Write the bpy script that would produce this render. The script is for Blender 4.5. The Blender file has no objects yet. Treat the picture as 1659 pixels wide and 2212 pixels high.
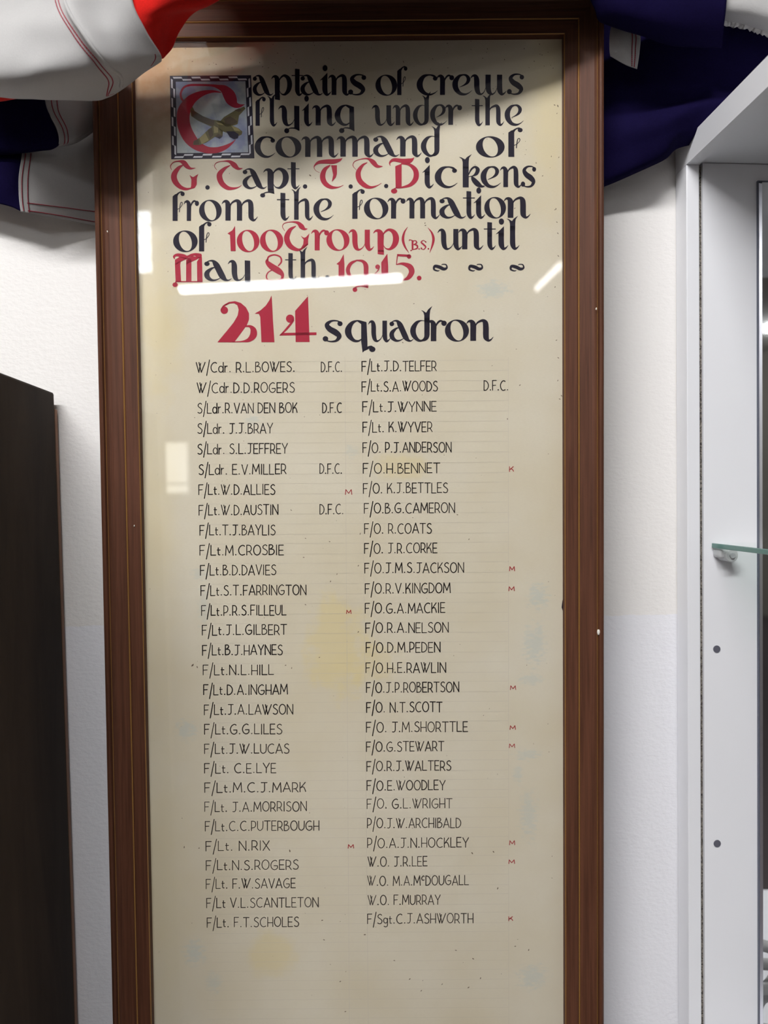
import bpy, bmesh, math, random
from mathutils import Vector, Matrix, noise
from mathutils.geometry import tessellate_polygon

random.seed(7)
SC = bpy.context.scene
COL = SC.collection

# ------------------------------------------------------------------ camera
IMG_W, IMG_H, FPX = 1659.0, 2212.0, 1600.0
PSI, PITCH, ROLL, LEAN = math.atan(107 / 1600), math.radians(0.93), math.radians(0.55), math.radians(1.9)
EYE = Vector((0.0, -0.953, 1.45))
FWD = Vector((math.sin(PSI) * math.cos(PITCH), math.cos(PSI) * math.cos(PITCH), -math.sin(PITCH)))
R0 = Vector((math.cos(PSI), -math.sin(PSI), 0.0))
U0 = R0.cross(FWD)
RC = R0 * math.cos(ROLL) - U0 * math.sin(ROLL)
UC = R0 * math.sin(ROLL) + U0 * math.cos(ROLL)

cam_data = bpy.data.cameras.new('camera')
cam = bpy.data.objects.new('camera', cam_data)
COL.objects.link(cam)
m = Matrix((RC, UC, -FWD)).transposed().to_4x4()
m.translation = EYE
cam.matrix_world = m
cam_data.sensor_fit = 'AUTO'
cam_data.sensor_width = 36.0
cam_data.lens = 36.0 * FPX / IMG_H
cam_data.clip_start = 0.02
cam_data.dof.use_dof = True
cam_data.dof.focus_distance = 0.885
cam_data.dof.aperture_fstop = 3.2
SC.camera = cam

# ------------------------------------------------------------------ world, exposure
world = bpy.data.worlds.new('world')
SC.world = world
world.use_nodes = True
world.node_tree.nodes['Background'].inputs[0].default_value = (0.8, 0.87, 1.0, 1)
world.node_tree.nodes['Background'].inputs[1].default_value = 1.0
SC.view_settings.view_transform = 'Standard'
SC.view_settings.look = 'None'
SC.view_settings.gamma = 1.0
SC.view_settings.use_curve_mapping = False
SC.view_settings.exposure = 0.56
SC.cycles.max_bounces = 10
SC.cycles.transparent_max_bounces = 16
SC.cycles.sample_clamp_indirect = 6.0

# lamp positions (metres): x0, x1, distance from back wall, strength, colour
CEIL = 3.20
LAMPS = [
    ('near', -1.60, 0.10, 1.92, 142.0, (0.99, 0.985, 0.985)),
    ('row', None, None, None, 22.0, (0.96, 0.98, 1.0)),
    ('mirror', None, None, None, 50.0, (0.96, 0.98, 1.0)),
    ('slim', None, None, None, 7.0, (1.0, 0.98, 0.96)),  # added lamp that gives the slanting streak in the glass
]

# ------------------------------------------------------------------ pixel -> place helpers
def ray(px, py):
    return (FWD * FPX + RC * (px - 829.5) - UC * (py - 1106.0)).normalized()

def W(px, py, depth):
    """point at the given distance in front of the back wall"""
    d = ray(px, py)
    t = (-depth - EYE.y) / d.y
    return EYE + d * t

BV = U0 * math.cos(LEAN) - FWD * math.sin(LEAN)
BY = BV.cross(R0)
BO = EYE + FWD * 0.90
BM = Matrix((R0, BY, BV)).transposed().to_4x4()
BM.translation = BO

def B(px, py, h=0.0):
    """board-local (u, v) seen at this pixel on the plane h in front of the sheet"""
    d = ray(px, py)
    o = BO - BY * h
    t = (o - EYE).dot(BY) / d.dot(BY)
    p = EYE + d * t - BO
    return p.dot(R0), p.dot(BV)

def reflect_ray(px, py):
    d = ray(px, py)
    t = (BO - BY * 0.006 - EYE).dot(BY) / d.dot(BY)
    p = EYE + d * t
    return p, d - BY * (2 * d.dot(BY))

# ------------------------------------------------------------------ object helpers
def link(o, parent=None):
    COL.objects.link(o)
    if parent is not None:
        o.parent = parent
    return o

def tag(o, label=None, cat=None, group=None, kind=None):
    if label: o['label'] = label
    if cat: o['category'] = cat
    if group: o['group'] = group
    if kind: o['kind'] = kind
    return o

def empty(name, loc=(0, 0, 0), parent=None):
    o = bpy.data.objects.new(name, None)
    o.location = loc
    o.empty_display_size = 0.05
    return link(o, parent)

def mesh_obj(name, verts, faces, mat, parent=None, smooth=False):
    me = bpy.data.meshes.new(name)
    me.from_pydata([tuple(v) for v in verts], [], faces)
    me.update()
    if smooth:
        for p in me.polygons: p.use_smooth = True
    o = bpy.data.objects.new(name, me)
    if mat: me.materials.append(mat)
    return link(o, parent)

def bm_obj(name, bm, mat, parent=None, smooth=False, bevel=0.0, segs=2):
    me = bpy.data.meshes.new(name)
    bm.to_mesh(me); bm.free()
    if smooth:
        for p in me.polygons: p.use_smooth = True
    o = bpy.data.objects.new(name, me)
    if mat: me.materials.append(mat)
    link(o, parent)
    if bevel:
        b = o.modifiers.new('bevel', 'BEVEL'); b.width = bevel; b.segments = segs; b.limit_method = 'ANGLE'
    return o

def add_box(bm, a, b):
    x0, x1 = sorted((a[0], b[0])); y0, y1 = sorted((a[1], b[1])); z0, z1 = sorted((a[2], b[2]))
    v = [bm.verts.new(p) for p in ((x0, y0, z0), (x1, y0, z0), (x1, y1, z0), (x0, y1, z0), (x0, y0, z1), (x1, y0, z1), (x1, y1, z1), (x0, y1, z1))]
    for f in ((0, 3, 2, 1), (4, 5, 6, 7), (0, 1, 5, 4), (1, 2, 6, 5), (2, 3, 7, 6), (3, 0, 4, 7)):
        bm.faces.new([v[i] for i in f])

def box(name, a, b, mat, parent=None, bevel=0.0):
    bm = bmesh.new(); add_box(bm, a, b)
    return bm_obj(name, bm, mat, parent, bevel=bevel)

def cyl(name, p, axis, r, length, mat, parent=None, n=24, bevel=0.0):
    bm = bmesh.new()
    bmesh.ops.create_cone(bm, cap_ends=True, segments=n, radius1=r, radius2=r, depth=length)
    q = Vector((0, 0, 1)).rotation_difference(Vector(axis)).to_matrix().to_4x4()
    q.translation = Vector(p)
    bm.transform(q)
    o = bm_obj(name, bm, mat, parent, bevel=bevel)
    for f in o.data.polygons:
        if len(f.vertices) == 4: f.use_smooth = True
    return o

def catmull(p, t):
    """p list of tuples, t in 0..len-1"""
    n = len(p)
    i = min(int(t), n - 2); f = t - i
    a = p[max(i - 1, 0)]; b = p[i]; c = p[i + 1]; d = p[min(i + 2, n - 1)]
    if i == 0: a = tuple(2 * b[k] - c[k] for k in range(len(b)))
    if i + 2 > n - 1: d = tuple(2 * c[k] - b[k] for k in range(len(b)))
    return tuple(0.5 * (2 * b[k] + (c[k] - a[k]) * f + (2 * a[k] - 5 * b[k] + 4 * c[k] - d[k]) * f * f + (3 * b[k] - a[k] - 3 * c[k] + d[k]) * f ** 3) for k in range(len(b)))

# ------------------------------------------------------------------ materials
def mat_base(name, color=(0.8, 0.8, 0.8), rough=0.5, spec=0.5, metal=0.0):
    mt = bpy.data.materials.new(name)
    mt.use_nodes = True
    b = mt.node_tree.nodes['Principled BSDF']
    b.inputs['Base Color'].default_value = (*color, 1)
    b.inputs['Roughness'].default_value = rough
    b.inputs['Specular IOR Level'].default_value = spec
    b.inputs['Metallic'].default_value = metal
    return mt

def nodes(mt):
    nt = mt.node_tree
    return nt, nt.nodes['Principled BSDF']

def N(nt, t, **kw):
    n = nt.nodes.new(t)
    for k, v in kw.items():
        if k.startswith('i_'):
            n.inputs[k[2:].replace('_', ' ')].default_value = v
        else: setattr(n, k, v)
    return n

def math_n(nt, op, a, b=None, clamp=False):
    n = nt.nodes.new('ShaderNodeMath'); n.operation = op; n.use_clamp = clamp
    for i, v in enumerate((a, b)):
        if v is None: continue
        if isinstance(v, (int, float)): n.inputs[i].default_value = v
        else: nt.links.new(v, n.inputs[i])
    return n.outputs[0]

def mix_col(nt, fac, a, b):
    n = nt.nodes.new('ShaderNodeMix'); n.data_type = 'RGBA'
    for idx, v in ((0, fac), (6, a), (7, b)):
        if isinstance(v, (int, float)): n.inputs[idx].default_value = v
        elif isinstance(v, tuple): n.inputs[idx].default_value = (*v, 1)
        else: nt.links.new(v, n.inputs[idx])
    return n.outputs[2]

def coords(nt, scale=(1, 1, 1)):
    tc = nt.nodes.new('ShaderNodeTexCoord')
    mp = nt.nodes.new('ShaderNodeMapping')
    mp.inputs['Scale'].default_value = scale
    nt.links.new(tc.outputs['Object'], mp.inputs['Vector'])
    return mp.outputs[0]

def noise_n(nt, vec, scale, detail=3, rough=0.5, dist=0.0):
    n = nt.nodes.new('ShaderNodeTexNoise')
    n.inputs['Scale'].default_value = scale; n.inputs['Detail'].default_value = detail
    n.inputs['Roughness'].default_value = rough; n.inputs['Distortion'].default_value = dist
    nt.links.new(vec, n.inputs['Vector'])
    return n.outputs['Fac']

def ramp(nt, fac, a, b, lo=0.0, hi=1.0):
    n = nt.nodes.new('ShaderNodeMapRange'); n.clamp = True
    n.inputs['From Min'].default_value = a; n.inputs['From Max'].default_value = b
    n.inputs['To Min'].default_value = lo; n.inputs['To Max'].default_value = hi
    nt.links.new(fac, n.inputs['Value'])
    return n.outputs[0]

def bump(nt, bsdf, height, strength, dist):
    n = nt.nodes.new('ShaderNodeBump')
    n.inputs['Strength'].default_value = strength; n.inputs['Distance'].default_value = dist
    nt.links.new(height, n.inputs['Height'])
    nt.links.new(n.outputs[0], bsdf.inputs['Normal'])

def wood_mat(name, dark, light, scale, rough=0.4, spec=0.4, wear=None):
    mt = mat_base(name, dark, rough, spec)
    nt, b = nodes(mt)
    v = coords(nt, scale)
    n1 = noise_n(nt, v, 1.0, 5, 0.65, 0.6)
    f = ramp(nt, n1, 0.3, 0.72)
    c = mix_col(nt, f, dark, light)
    if wear:
        n2 = noise_n(nt, coords(nt, (1, 1, 1)), 9.0, 4, 0.6)
        c = mix_col(nt, ramp(nt, n2, 0.55, 0.75, 0, 0.55), c, wear)
    nt.links.new(c, b.inputs['Base Color'])
    bump(nt, b, n1, 0.12, 0.0008)
    return mt

def wall_mat(name, upper, lower, split):
    mt = mat_base(name, upper, 0.75, 0.25)
    nt, b = nodes(mt)
    v = coords(nt)
    sep = nt.nodes.new('ShaderNodeSeparateXYZ')
    nt.links.new(v, sep.inputs[0])
    wob = noise_n(nt, v, 35.0, 3)
    z = math_n(nt, 'ADD', sep.outputs[2], math_n(nt, 'MULTIPLY', math_n(nt, 'SUBTRACT', wob, 0.5), 0.006))
    f = ramp(nt, z, split - 0.0008, split + 0.0008)
    c = mix_col(nt, f, lower, upper)
    nt.links.new(c, b.inputs['Base Color'])
    big = noise_n(nt, v, 22.0, 3, 0.5)
    fine = noise_n(nt, coords(nt, (1, 1, 1.6)), 120.0, 4, 0.6)
    bump(nt, b, math_n(nt, 'ADD', math_n(nt, 'MULTIPLY', big, 0.8), fine), 0.35, 0.0025)
    return mt

def cloth_mat(name, color, var=0.12):
    mt = mat_base(name, color, 0.85, 0.15)
    nt, b = nodes(mt)
    v = coords(nt)
    n1 = noise_n(nt, v, 700.0, 2, 0.5)
    n2 = noise_n(nt, v, 14.0, 3, 0.5)
    f = ramp(nt, math_n(nt, 'ADD', math_n(nt, 'MULTIPLY', n1, 0.5), math_n(nt, 'MULTIPLY', n2, 0.5)), 0.3, 0.7)
    c = mix_col(nt, f, tuple(k * (1 - var) for k in color), tuple(min(1, k * (1 + var)) for k in color))
    nt.links.new(c, b.inputs['Base Color'])
    bump(nt, b, n1, 0.25, 0.0006)
    b.inputs['Sheen Weight'].default_value = 0.1 if color[0] > 0.1 else 0.0
    b.inputs['Specular IOR Level'].default_value = 0.1 if color[0] > 0.1 else 0.03
    return mt

def glass_mat(name, tint=(1, 1, 1), ior=1.5):
    mt = bpy.data.materials.new(name); mt.use_nodes = True
    nt = mt.node_tree; nt.nodes.clear()
    out = nt.nodes.new('ShaderNodeOutputMaterial')
    tr = N(nt, 'ShaderNodeBsdfTransparent'); tr.inputs[0].default_value = (*tint, 1)
    gl = N(nt, 'ShaderNodeBsdfGlossy'); gl.inputs['Roughness'].default_value = 0.0
    gl.inputs[0].default_value = (1, 1, 1, 1)
    # plain air-glass reflectance, the same from either face of the thin pane
    ge = N(nt, 'ShaderNodeNewGeometry')
    dp = nt.nodes.new('ShaderNodeVectorMath'); dp.operation = 'DOT_PRODUCT'
    nt.links.new(ge.outputs['Normal'], dp.inputs[0]); nt.links.new(ge.outputs['Incoming'], dp.inputs[1])
    k = math_n(nt, 'SUBTRACT', 1.0, math_n(nt, 'ABSOLUTE', dp.outputs['Value']))
    f0 = ((ior - 1) / (ior + 1)) ** 2
    k = math_n(nt, 'ADD', f0, math_n(nt, 'MULTIPLY', math_n(nt, 'POWER', k, 5.0), 1 - f0))
    mx = nt.nodes.new('ShaderNodeMixShader')
    nt.links.new(k, mx.inputs[0]); nt.links.new(tr.outputs[0], mx.inputs[1]); nt.links.new(gl.outputs[0], mx.inputs[2])
    nt.links.new(mx.outputs[0], out.inputs[0])
    return mt

def emit_mat(name, color, strength):
    mt = bpy.data.materials.new(name); mt.use_nodes = True
    nt = mt.node_tree; nt.nodes.clear()
    out = nt.nodes.new('ShaderNodeOutputMaterial')
    e = nt.nodes.new('ShaderNodeEmission')
    e.inputs[0].default_value = (*color, 1); e.inputs[1].default_value = strength
    nt.links.new(e.outputs[0], out.inputs[0])
    return mt

M = {}
M['white_metal'] = mat_base('white_enamel', (0.8, 0.8, 0.8), 0.4)
M['melamine'] = mat_base('white_melamine', (0.82, 0.825, 0.86), 0.38, 0.45)
M['ink'] = mat_base('blue_black_ink', (0.013, 0.010, 0.022), 0.6, 0.15)
M['red_ink'] = mat_base('crimson_ink', (0.37, 0.019, 0.044), 0.6, 0.15)
M['name_ink'] = mat_base('brown_black_ink', (0.014, 0.010, 0.009), 0.6, 0.15)
M['name_ink_paler'] = mat_base('paler_brown_black_ink', (0.045, 0.036, 0.030), 0.6, 0.15)  # paler ink standing in for blur over the lower names
M['small_red'] = mat_base('thin_red_ink', (0.36, 0.03, 0.035), 0.6, 0.15)
M['gilt'] = mat_base('dull_gilt', (0.36, 0.185, 0.05), 0.38, 0.5, 0.35)
M['pencil'] = mat_base('pencil_line', (0.54, 0.49, 0.41), 0.8, 0.1)
M['speck'] = mat_base('foxing_brown', (0.16, 0.12, 0.085), 0.8, 0.1)
M['panel_white'] = mat_base('painted_white', (0.62, 0.62, 0.66), 0.6, 0.2)
M['panel_black'] = mat_base('painted_black', (0.022, 0.017, 0.034), 0.6, 0.2)
M['olive'] = mat_base('painted_olive', (0.13, 0.11, 0.045), 0.6, 0.2)
M['earth'] = mat_base('painted_earth_brown', (0.085, 0.058, 0.034), 0.6, 0.2)
M['sand'] = mat_base('painted_pale_olive', (0.30, 0.25, 0.11), 0.6, 0.2)
M['stitch'] = mat_base('red_thread', (0.30, 0.03, 0.05), 0.8, 0.1)
M['flag_white'] = cloth_mat('white_bunting', (0.40, 0.393, 0.39), 0.05)
M['flag_red'] = cloth_mat('red_bunting', (0.62, 0.012, 0.008), 0.15)
M['flag_navy'] = cloth_mat('navy_bunting', (0.006, 0.004, 0.028), 0.25)
M['frame_v'] = wood_mat('mahogany_upright', (0.058, 0.021, 0.011), (0.122, 0.047, 0.025), (260, 260, 6.0), 0.55, 0.2)
M['frame_h'] = wood_mat('mahogany_cross', (0.058, 0.021, 0.011), (0.122, 0.047, 0.025), (6.0, 260, 260), 0.55, 0.2)
M['dark_wood'] = wood_mat('dark_stained_wood', (0.022, 0.015, 0.011), (0.050, 0.034, 0.024), (14, 14, 3), 0.7, 0.12)
M['back_wood'] = wood_mat('bare_brown_wood', (0.22, 0.12, 0.075), (0.34, 0.19, 0.12), (60, 60, 5), 0.6, 0.2)
M['brush'] = mat_base('grey_brush_pile', (0.10, 0.085, 0.075), 0.95, 0.05)
nt, b_ = nodes(M['brush'])
nt.links.new(mix_col(nt, ramp(nt, noise_n(nt, coords(nt), 600, 2), 0.35, 0.65), (0.03, 0.025, 0.025), (0.30, 0.27, 0.23)), b_.inputs['Base Color'])
M['mirror'] = mat_base('silvered_mirror', (0.86, 0.87, 0.88), 0.02, 0.5, 1.0)
M['chrome'] = mat_base('polished_edge', (0.78, 0.79, 0.86), 0.28, 0.5, 1.0)
M['dark_trim'] = mat_base('dark_mirror_edge', (0.10, 0.11, 0.15), 0.4)
M['glass'] = glass_mat('clear_glass')
M['shelf_glass'] = glass_mat('pale_green_glass', (0.94, 0.98, 0.96))
M['shelf_edge'] = mat_base('green_glass_edge', (0.17, 0.34, 0.30), 0.15, 0.6)
nodes(M['shelf_edge'])[1].inputs['Transmission Weight'].default_value = 0.35
M['clip'] = mat_base('frosted_clear_plastic', (0.78, 0.79, 0.80), 0.3, 0.5)
nodes(M['clip'])[1].inputs['Transmission Weight'].default_value = 0.35
M['hole'] = mat_base('grey_hole', (0.10, 0.10, 0.13), 0.7)
M['chip'] = mat_base('bare_chip', (0.7, 0.68, 0.62), 0.7)

# the sheet: cream book cloth with stains, specks and smudges
def paper_material():
    mt = mat_base('aged_cream_sheet', (0.76, 0.70, 0.58), 0.75, 0.12)
    nt, bs = nodes(mt)
    tc = nt.nodes.new('ShaderNodeTexCoord')
    v = tc.outputs['Object']
    sep = nt.nodes.new('ShaderNodeSeparateXYZ'); nt.links.new(v, sep.inputs[0])
    x, z = sep.outputs[0], sep.outputs[2]
    mott = noise_n(nt, v, 7.0, 4, 0.55)
    c = mix_col(nt, ramp(nt, mott, 0.35, 0.68), (0.665, 0.615, 0.50), (0.62, 0.555, 0.415))
    weave = noise_n(nt, coords(nt, (260, 260, 1400)), 1.0, 2, 0.5)
    c = mix_col(nt, ramp(nt, weave, 0.35, 0.7, 0.0, 0.16), c, (0.50, 0.44, 0.33))
    warp = noise_n(nt, v, 38.0, 4, 0.65)
    warp2 = noise_n(nt, coords(nt, (1, 1, 2.2)), 130.0, 3, 0.6)
    def stain(col, px, py, rx, ry, strength, amp=0.9, soft=0.5, wn=None):
        nonlocal c
        u, w = B(px, py)
        k = 0.00057
        dx = math_n(nt, 'DIVIDE', math_n(nt, 'SUBTRACT', x, u), rx * k)
        dz = math_n(nt, 'DIVIDE', math_n(nt, 'SUBTRACT', z, w), ry * k)
        d = math_n(nt, 'SQRT', math_n(nt, 'ADD', math_n(nt, 'MULTIPLY', dx, dx), math_n(nt, 'MULTIPLY', dz, dz)))
        d = math_n(nt, 'ADD', d, math_n(nt, 'MULTIPLY', math_n(nt, 'SUBTRACT', wn or warp, 0.5), amp * 2))
        c = mix_col(nt, ramp(nt, d, 1 - soft, 1 + soft, strength, 0.0), c, col)
    yel, brn, blu, pal = (0.66, 0.55, 0.28), (0.36, 0.17, 0.06), (0.46, 0.52, 0.50), (0.78, 0.74, 0.66)
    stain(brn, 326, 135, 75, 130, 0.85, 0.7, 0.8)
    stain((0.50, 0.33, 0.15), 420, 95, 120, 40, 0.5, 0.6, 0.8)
    stain(yel, 728, 1400, 62, 95, 0.55, 1.2, 0.25)
    stain(yel, 800, 1430, 60, 40, 0.35, 1.2, 0.25)
    stain(yel, 868, 1005, 58, 26, 0.45, 0.9, 0.3)
    stain(yel, 340, 700, 42, 120, 0.45, 0.8, 0.6)
    stain(yel, 1195, 240, 45, 150, 0.45, 0.8, 0.7)
    stain(yel, 585, 2060, 48, 46, 0.45, 1.0, 0.3)
    stain(yel, 330, 1180, 40, 240, 0.3, 0.7, 0.7)
    stain(yel, 345, 1900, 50, 260, 0.25, 0.8, 0.7)
    stain(pal, 420, 1005, 30, 60, 0.0)
    for (px, py, rx, ry, s) in ((1065, 625, 26, 14, .5), (1162, 1288, 17, 22, .5), (1155, 1392, 19, 34, .45), (1146, 1468, 22, 10, .4),
                                (1138, 1630, 22, 9, .4), (1118, 1672, 8, 16, .4), (1142, 1760, 14, 42, .4), (404, 1576, 17, 18, .5),
                                (420, 2058, 16, 22, .5), (462, 2122, 14, 18, .4), (1150, 2110, 24, 22, .45), (548, 906, 14, 7, .45), (430, 1240, 14, 10, .35), (440, 1310, 10, 30, .3), (760, 975, 12, 10, .3)):
        stain(blu, px, py, rx, ry, s * 0.9, 2.2, 0.5, warp2)
    for (sc, th, s) in ((95.0, 0.085, 0.6), (210.0, 0.075, 0.45)):
        vo = nt.nodes.new('ShaderNodeTexVoronoi'); vo.inputs['Scale'].default_value = sc
        nt.links.new(v, vo.inputs['Vector'])
        sepc = nt.nodes.new('ShaderNodeSeparateColor'); nt.links.new(vo.outputs['Color'], sepc.inputs[0])
        few = math_n(nt, 'GREATER_THAN', sepc.outputs[0], 0.93)
        dot = ramp(nt, vo.outputs['Distance'], th * 0.4, th, s, 0.0)
        c = mix_col(nt, math_n(nt, 'MULTIPLY', few, dot), c, (0.22, 0.16, 0.10))
    nt.links.new(c, bs.inputs['Base Color'])
    bump(nt, bs, weave, 0.08, 0.0004)
    return mt
M['paper'] = paper_material()

def sky_paint():
    mt = mat_base('painted_cloudy_sky', (0.42, 0.46, 0.47), 0.6, 0.2)
    nt, bs = nodes(mt)
    n1 = noise_n(nt, coords(nt), 28.0, 4, 0.6)
    c = mix_col(nt, ramp(nt, n1, 0.42, 0.6), (0.46, 0.50, 0.50), (0.24, 0.27, 0.40))
    nt.links.new(c, bs.inputs['Base Color'])
    return mt
M['sky_paint'] = sky_paint()

# ------------------------------------------------------------------ the room
XL, XR, YR = -4.2, 5.2, -8.0
SPLIT = W(750, 1341, 0).z
M['wall'] = wall_mat('two_tone_wall_paint', (0.79, 0.77, 0.75), (0.79, 0.79, 0.825), SPLIT)
M['wall_plain'] = mat_base('cream_wall_paint', (0.34, 0.32, 0.29), 0.8, 0.2)
M['wall_side'] = mat_base('dun_wall_paint', (0.30, 0.27, 0.23), 0.8, 0.2)
M['ceiling'] = mat_base('ceiling_white', (0.50, 0.49, 0.47), 0.9, 0.1)
M['floor'] = mat_base('dark_carpet', (0.085, 0.07, 0.07), 0.95, 0.05)
nt, b_ = nodes(M['floor'])
nt.links.new(mix_col(nt, noise_n(nt, coords(nt), 300, 2), (0.06, 0.05, 0.05), (0.12, 0.10, 0.10)), b_.inputs['Base Color'])

tag(box('wall_back', (XL - 0.1, 0, 0), (XR + 0.1, 0.12, CEIL), M['wall']), kind='structure')
tag(box('floor', (XL - 0.1, YR - 0.1, -0.1), (XR + 0.1, 0.12, 0), M['floor']), kind='structure')
tag(box('ceiling', (XL - 0.1, YR - 0.1, CEIL), (XR + 0.1, 0.12, CEIL + 0.1), M['ceiling']), kind='structure')
tag(box('wall_right', (XR, YR, 0), (XR + 0.1, 0, CEIL), M['wall_plain']), kind='structure')
tag(box('wall_rear', (XL, YR - 0.1, 0), (XR, YR, CEIL), M['wall_side']), kind='structure')

tag(box('wall_left', (XL - 0.1, YR, 0), (XL, 0, CEIL), M['wall_plain']), kind='structure')
# partition stub facing the board, with a high wired-glass fanlight (mirrored at the glass's left edge)
YP = -2.42
def on_plane_y(px, py, y):
    p, d = reflect_ray(px, py)
    return p + d * ((y - p.y) / d.y)
pa, pb, pe = on_plane_y(324, 452, YP), on_plane_y(322, 589, YP), on_plane_y(333, 520, YP)
WX1, WX0 = pa.x, pa.x - 0.40
WZ1, WZ0 = pa.z, pb.z
bm = bmesh.new()
add_box(bm, (XL, YP - 0.08, 0), (pe.x, YP, WZ0))
add_box(bm, (XL, YP - 0.08, WZ0), (WX0, YP, CEIL))
add_box(bm, (WX1, YP - 0.08, WZ0), (pe.x, YP, CEIL))
if WZ1 < CEIL - 0.003: add_box(bm, (WX0, YP - 0.08, WZ1), (WX1, YP, CEIL))
tag(bm_obj('wall_partition', bm, M['wall_side']), kind='structure')
def wired_glass():
    mt = bpy.data.materials.new('daylit_wired_glass'); mt.use_nodes = True
    nt = mt.node_tree; nt.nodes.clear()
    out = nt.nodes.new('ShaderNodeOutputMaterial'); e = nt.nodes.new('ShaderNodeEmission')
    tc = nt.nodes.new('ShaderNodeTexCoord')
    wv = nt.nodes.new('ShaderNodeTexWave'); wv.wave_type = 'BANDS'; wv.bands_direction = 'DIAGONAL'
    wv.inputs['Scale'].default_value = 9.0
    nt.links.new(tc.outputs['Object'], wv.inputs['Vector'])
    s = ramp(nt, wv.outputs['Fac'], 0.0, 0.12, 2.0, 8.0)
    e.inputs[0].default_value = (0.86, 0.92, 1.0, 1)
    nt.links.new(s, e.inputs[1]); nt.links.new(e.outputs[0], out.inputs[0])
    return mt
win = box('window_1', (WX0, YP - 0.05, WZ0), (WX1, YP - 0.02, WZ1), wired_glass())
tag(win, kind='structure')

# added glowing pane on the rear wall for the pale rectangle in the glass
na, nb = on_plane_y(350, 953, YR), on_plane_y(412, 1068, YR)
w2 = box('added_glow_pane', (na.x + 0.02, YR, nb.z + 0.02), (nb.x - 0.02, YR + 0.006, na.z - 0.02), emit_mat('added_glow', (1.0, 0.97, 0.86), 2.6))
tag(w2, kind='structure')
bm = bmesh.new()
for (p, q) in (((na.x, nb.z), (nb.x, nb.z + 0.02)), ((na.x, na.z - 0.02), (nb.x, na.z)), ((na.x, nb.z + 0.02), (na.x + 0.02, na.z - 0.02)), ((nb.x - 0.02, nb.z + 0.02), (nb.x, na.z - 0.02)),
               ((na.x + 0.02, nb.z + 0.12), (nb.x - 0.02, nb.z + 0.145))):
    add_box(bm, (p[0], YR, p[1]), (q[0], YR + 0.03, q[1]))
bm_obj('glow_pane_border', bm, M['white_metal'], w2)

# ceiling lights
def ceiling_light(x0, x1, y, strength, color, label, width=0.085, rot=0.0):
    root = empty('ceiling_light', ((x0 + x1) / 2, y, CEIL))
    tag(root, label, 'light', 'strip lights on the ceiling')
    L = (x1 - x0) / 2
    box('housing', (-L - 0.02, -width / 2 - 0.008, -0.03), (L + 0.02, width / 2 + 0.008, 0), M['white_metal'], root, bevel=0.003)
    vs, fs = [], []
    n = 12
    for i in range(n + 1):
        a = math.pi * i / n
        for sx in (-L, L):
            vs.append((sx, -math.cos(a) * width / 2, -0.03 - math.sin(a) * 0.045))
    for i in range(n):
        fs.append((2 * i, 2 * i + 1, 2 * i + 3, 2 * i + 2))
    fs.append(tuple(2 * i for i in range(n + 1))); fs.append(tuple(2 * i + 1 for i in reversed(range(n + 1))))
    mesh_obj('diffuser', vs, fs, emit_mat('lit_diffuser', color, strength), root)
    root.rotation_euler = (0, 0, rot)
    return root

def on_ceiling(px, py, z):
    p, d = reflect_ray(px, py)
    return p + d * ((z - p.z) / d.z)
la, lb = on_ceiling(392, 627, CEIL - 0.05), on_ceiling(866, 601, CEIL - 0.05)
lm = (la + lb) / 2
LL = (la - lb).length
S = {k[0]: k for k in LAMPS}
ceiling_light(S['near'][1], S['near'][2], -S['near'][3], S['near'][4], S['near'][5],
              'long white strip light close to the honours board wall')
ceiling_light(lm.x - LL / 2, lm.x + LL / 2, lm.y, S['row'][4], S['row'][5],
              'strip light mirrored in the glass below the date line', rot=math.atan2(lb.y - la.y, lb.x - la.x), width=0.105)
dm = ray(1653, 709); pm = W(1653, 709, 0.03)
dmr = Vector((dm.x, -dm.y, dm.z)); tm = (CEIL - 0.05 - pm.z) / dmr.z
mc = pm + dmr * tm
sa, sb = on_ceiling(1160, 624, CEIL - 0.05), on_ceiling(1211, 573, CEIL - 0.05)
sm, sl = (sa + sb) / 2, (sa - sb).length
ceiling_light(sm.x - sl / 2, sm.x + sl / 2, sm.y, S['slim'][4], S['slim'][5],
              'slim added light for the slanting streak at the right of the glass', width=0.036, rot=math.atan2(sb.y - sa.y, sb.x - sa.x))
ceiling_light(mc.x - 0.0, mc.x + 0.9, mc.y, S['mirror'][4], S['mirror'][5],
              'strip light mirrored in the white display case', width=0.105)

# ------------------------------------------------------------------ honours board
board = empty('honours_board')
board.matrix_world = BM
tag(board, 'tall glazed mahogany honours board listing names under a crimson 214', 'honours board')

UI0, UI1 = B(303.5, 1000, 0.009)[0] - 0.0, B(1219, 1000, 0.009)[0]
VT = B(760, 79, 0.009)[1]
VB = B(760, 2212, 0)[1] - 0.10
RAILW = 0.0455
PROFILE = [(0.0, -0.006), (0.0, 0.0085), (0.0008, 0.0098), (0.0020, 0.0100), (0.0150, 0.0112), (0.0163, 0.0106), (0.0178, 0.0104), (0.0192, 0.0110),
           (0.0300, 0.0132), (0.0345, 0.0150), (0.0368, 0.0172), (0.0374, 0.0160), (0.0384, 0.0165), (0.0395, 0.0196), (0.0415, 0.0208),
           (0.0438, 0.0198), (0.0452, 0.0168), (0.0455, 0.0130), (0.0455, -0.0130), (0.0060, -0.0130), (0.0060, -0.006)]

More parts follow.
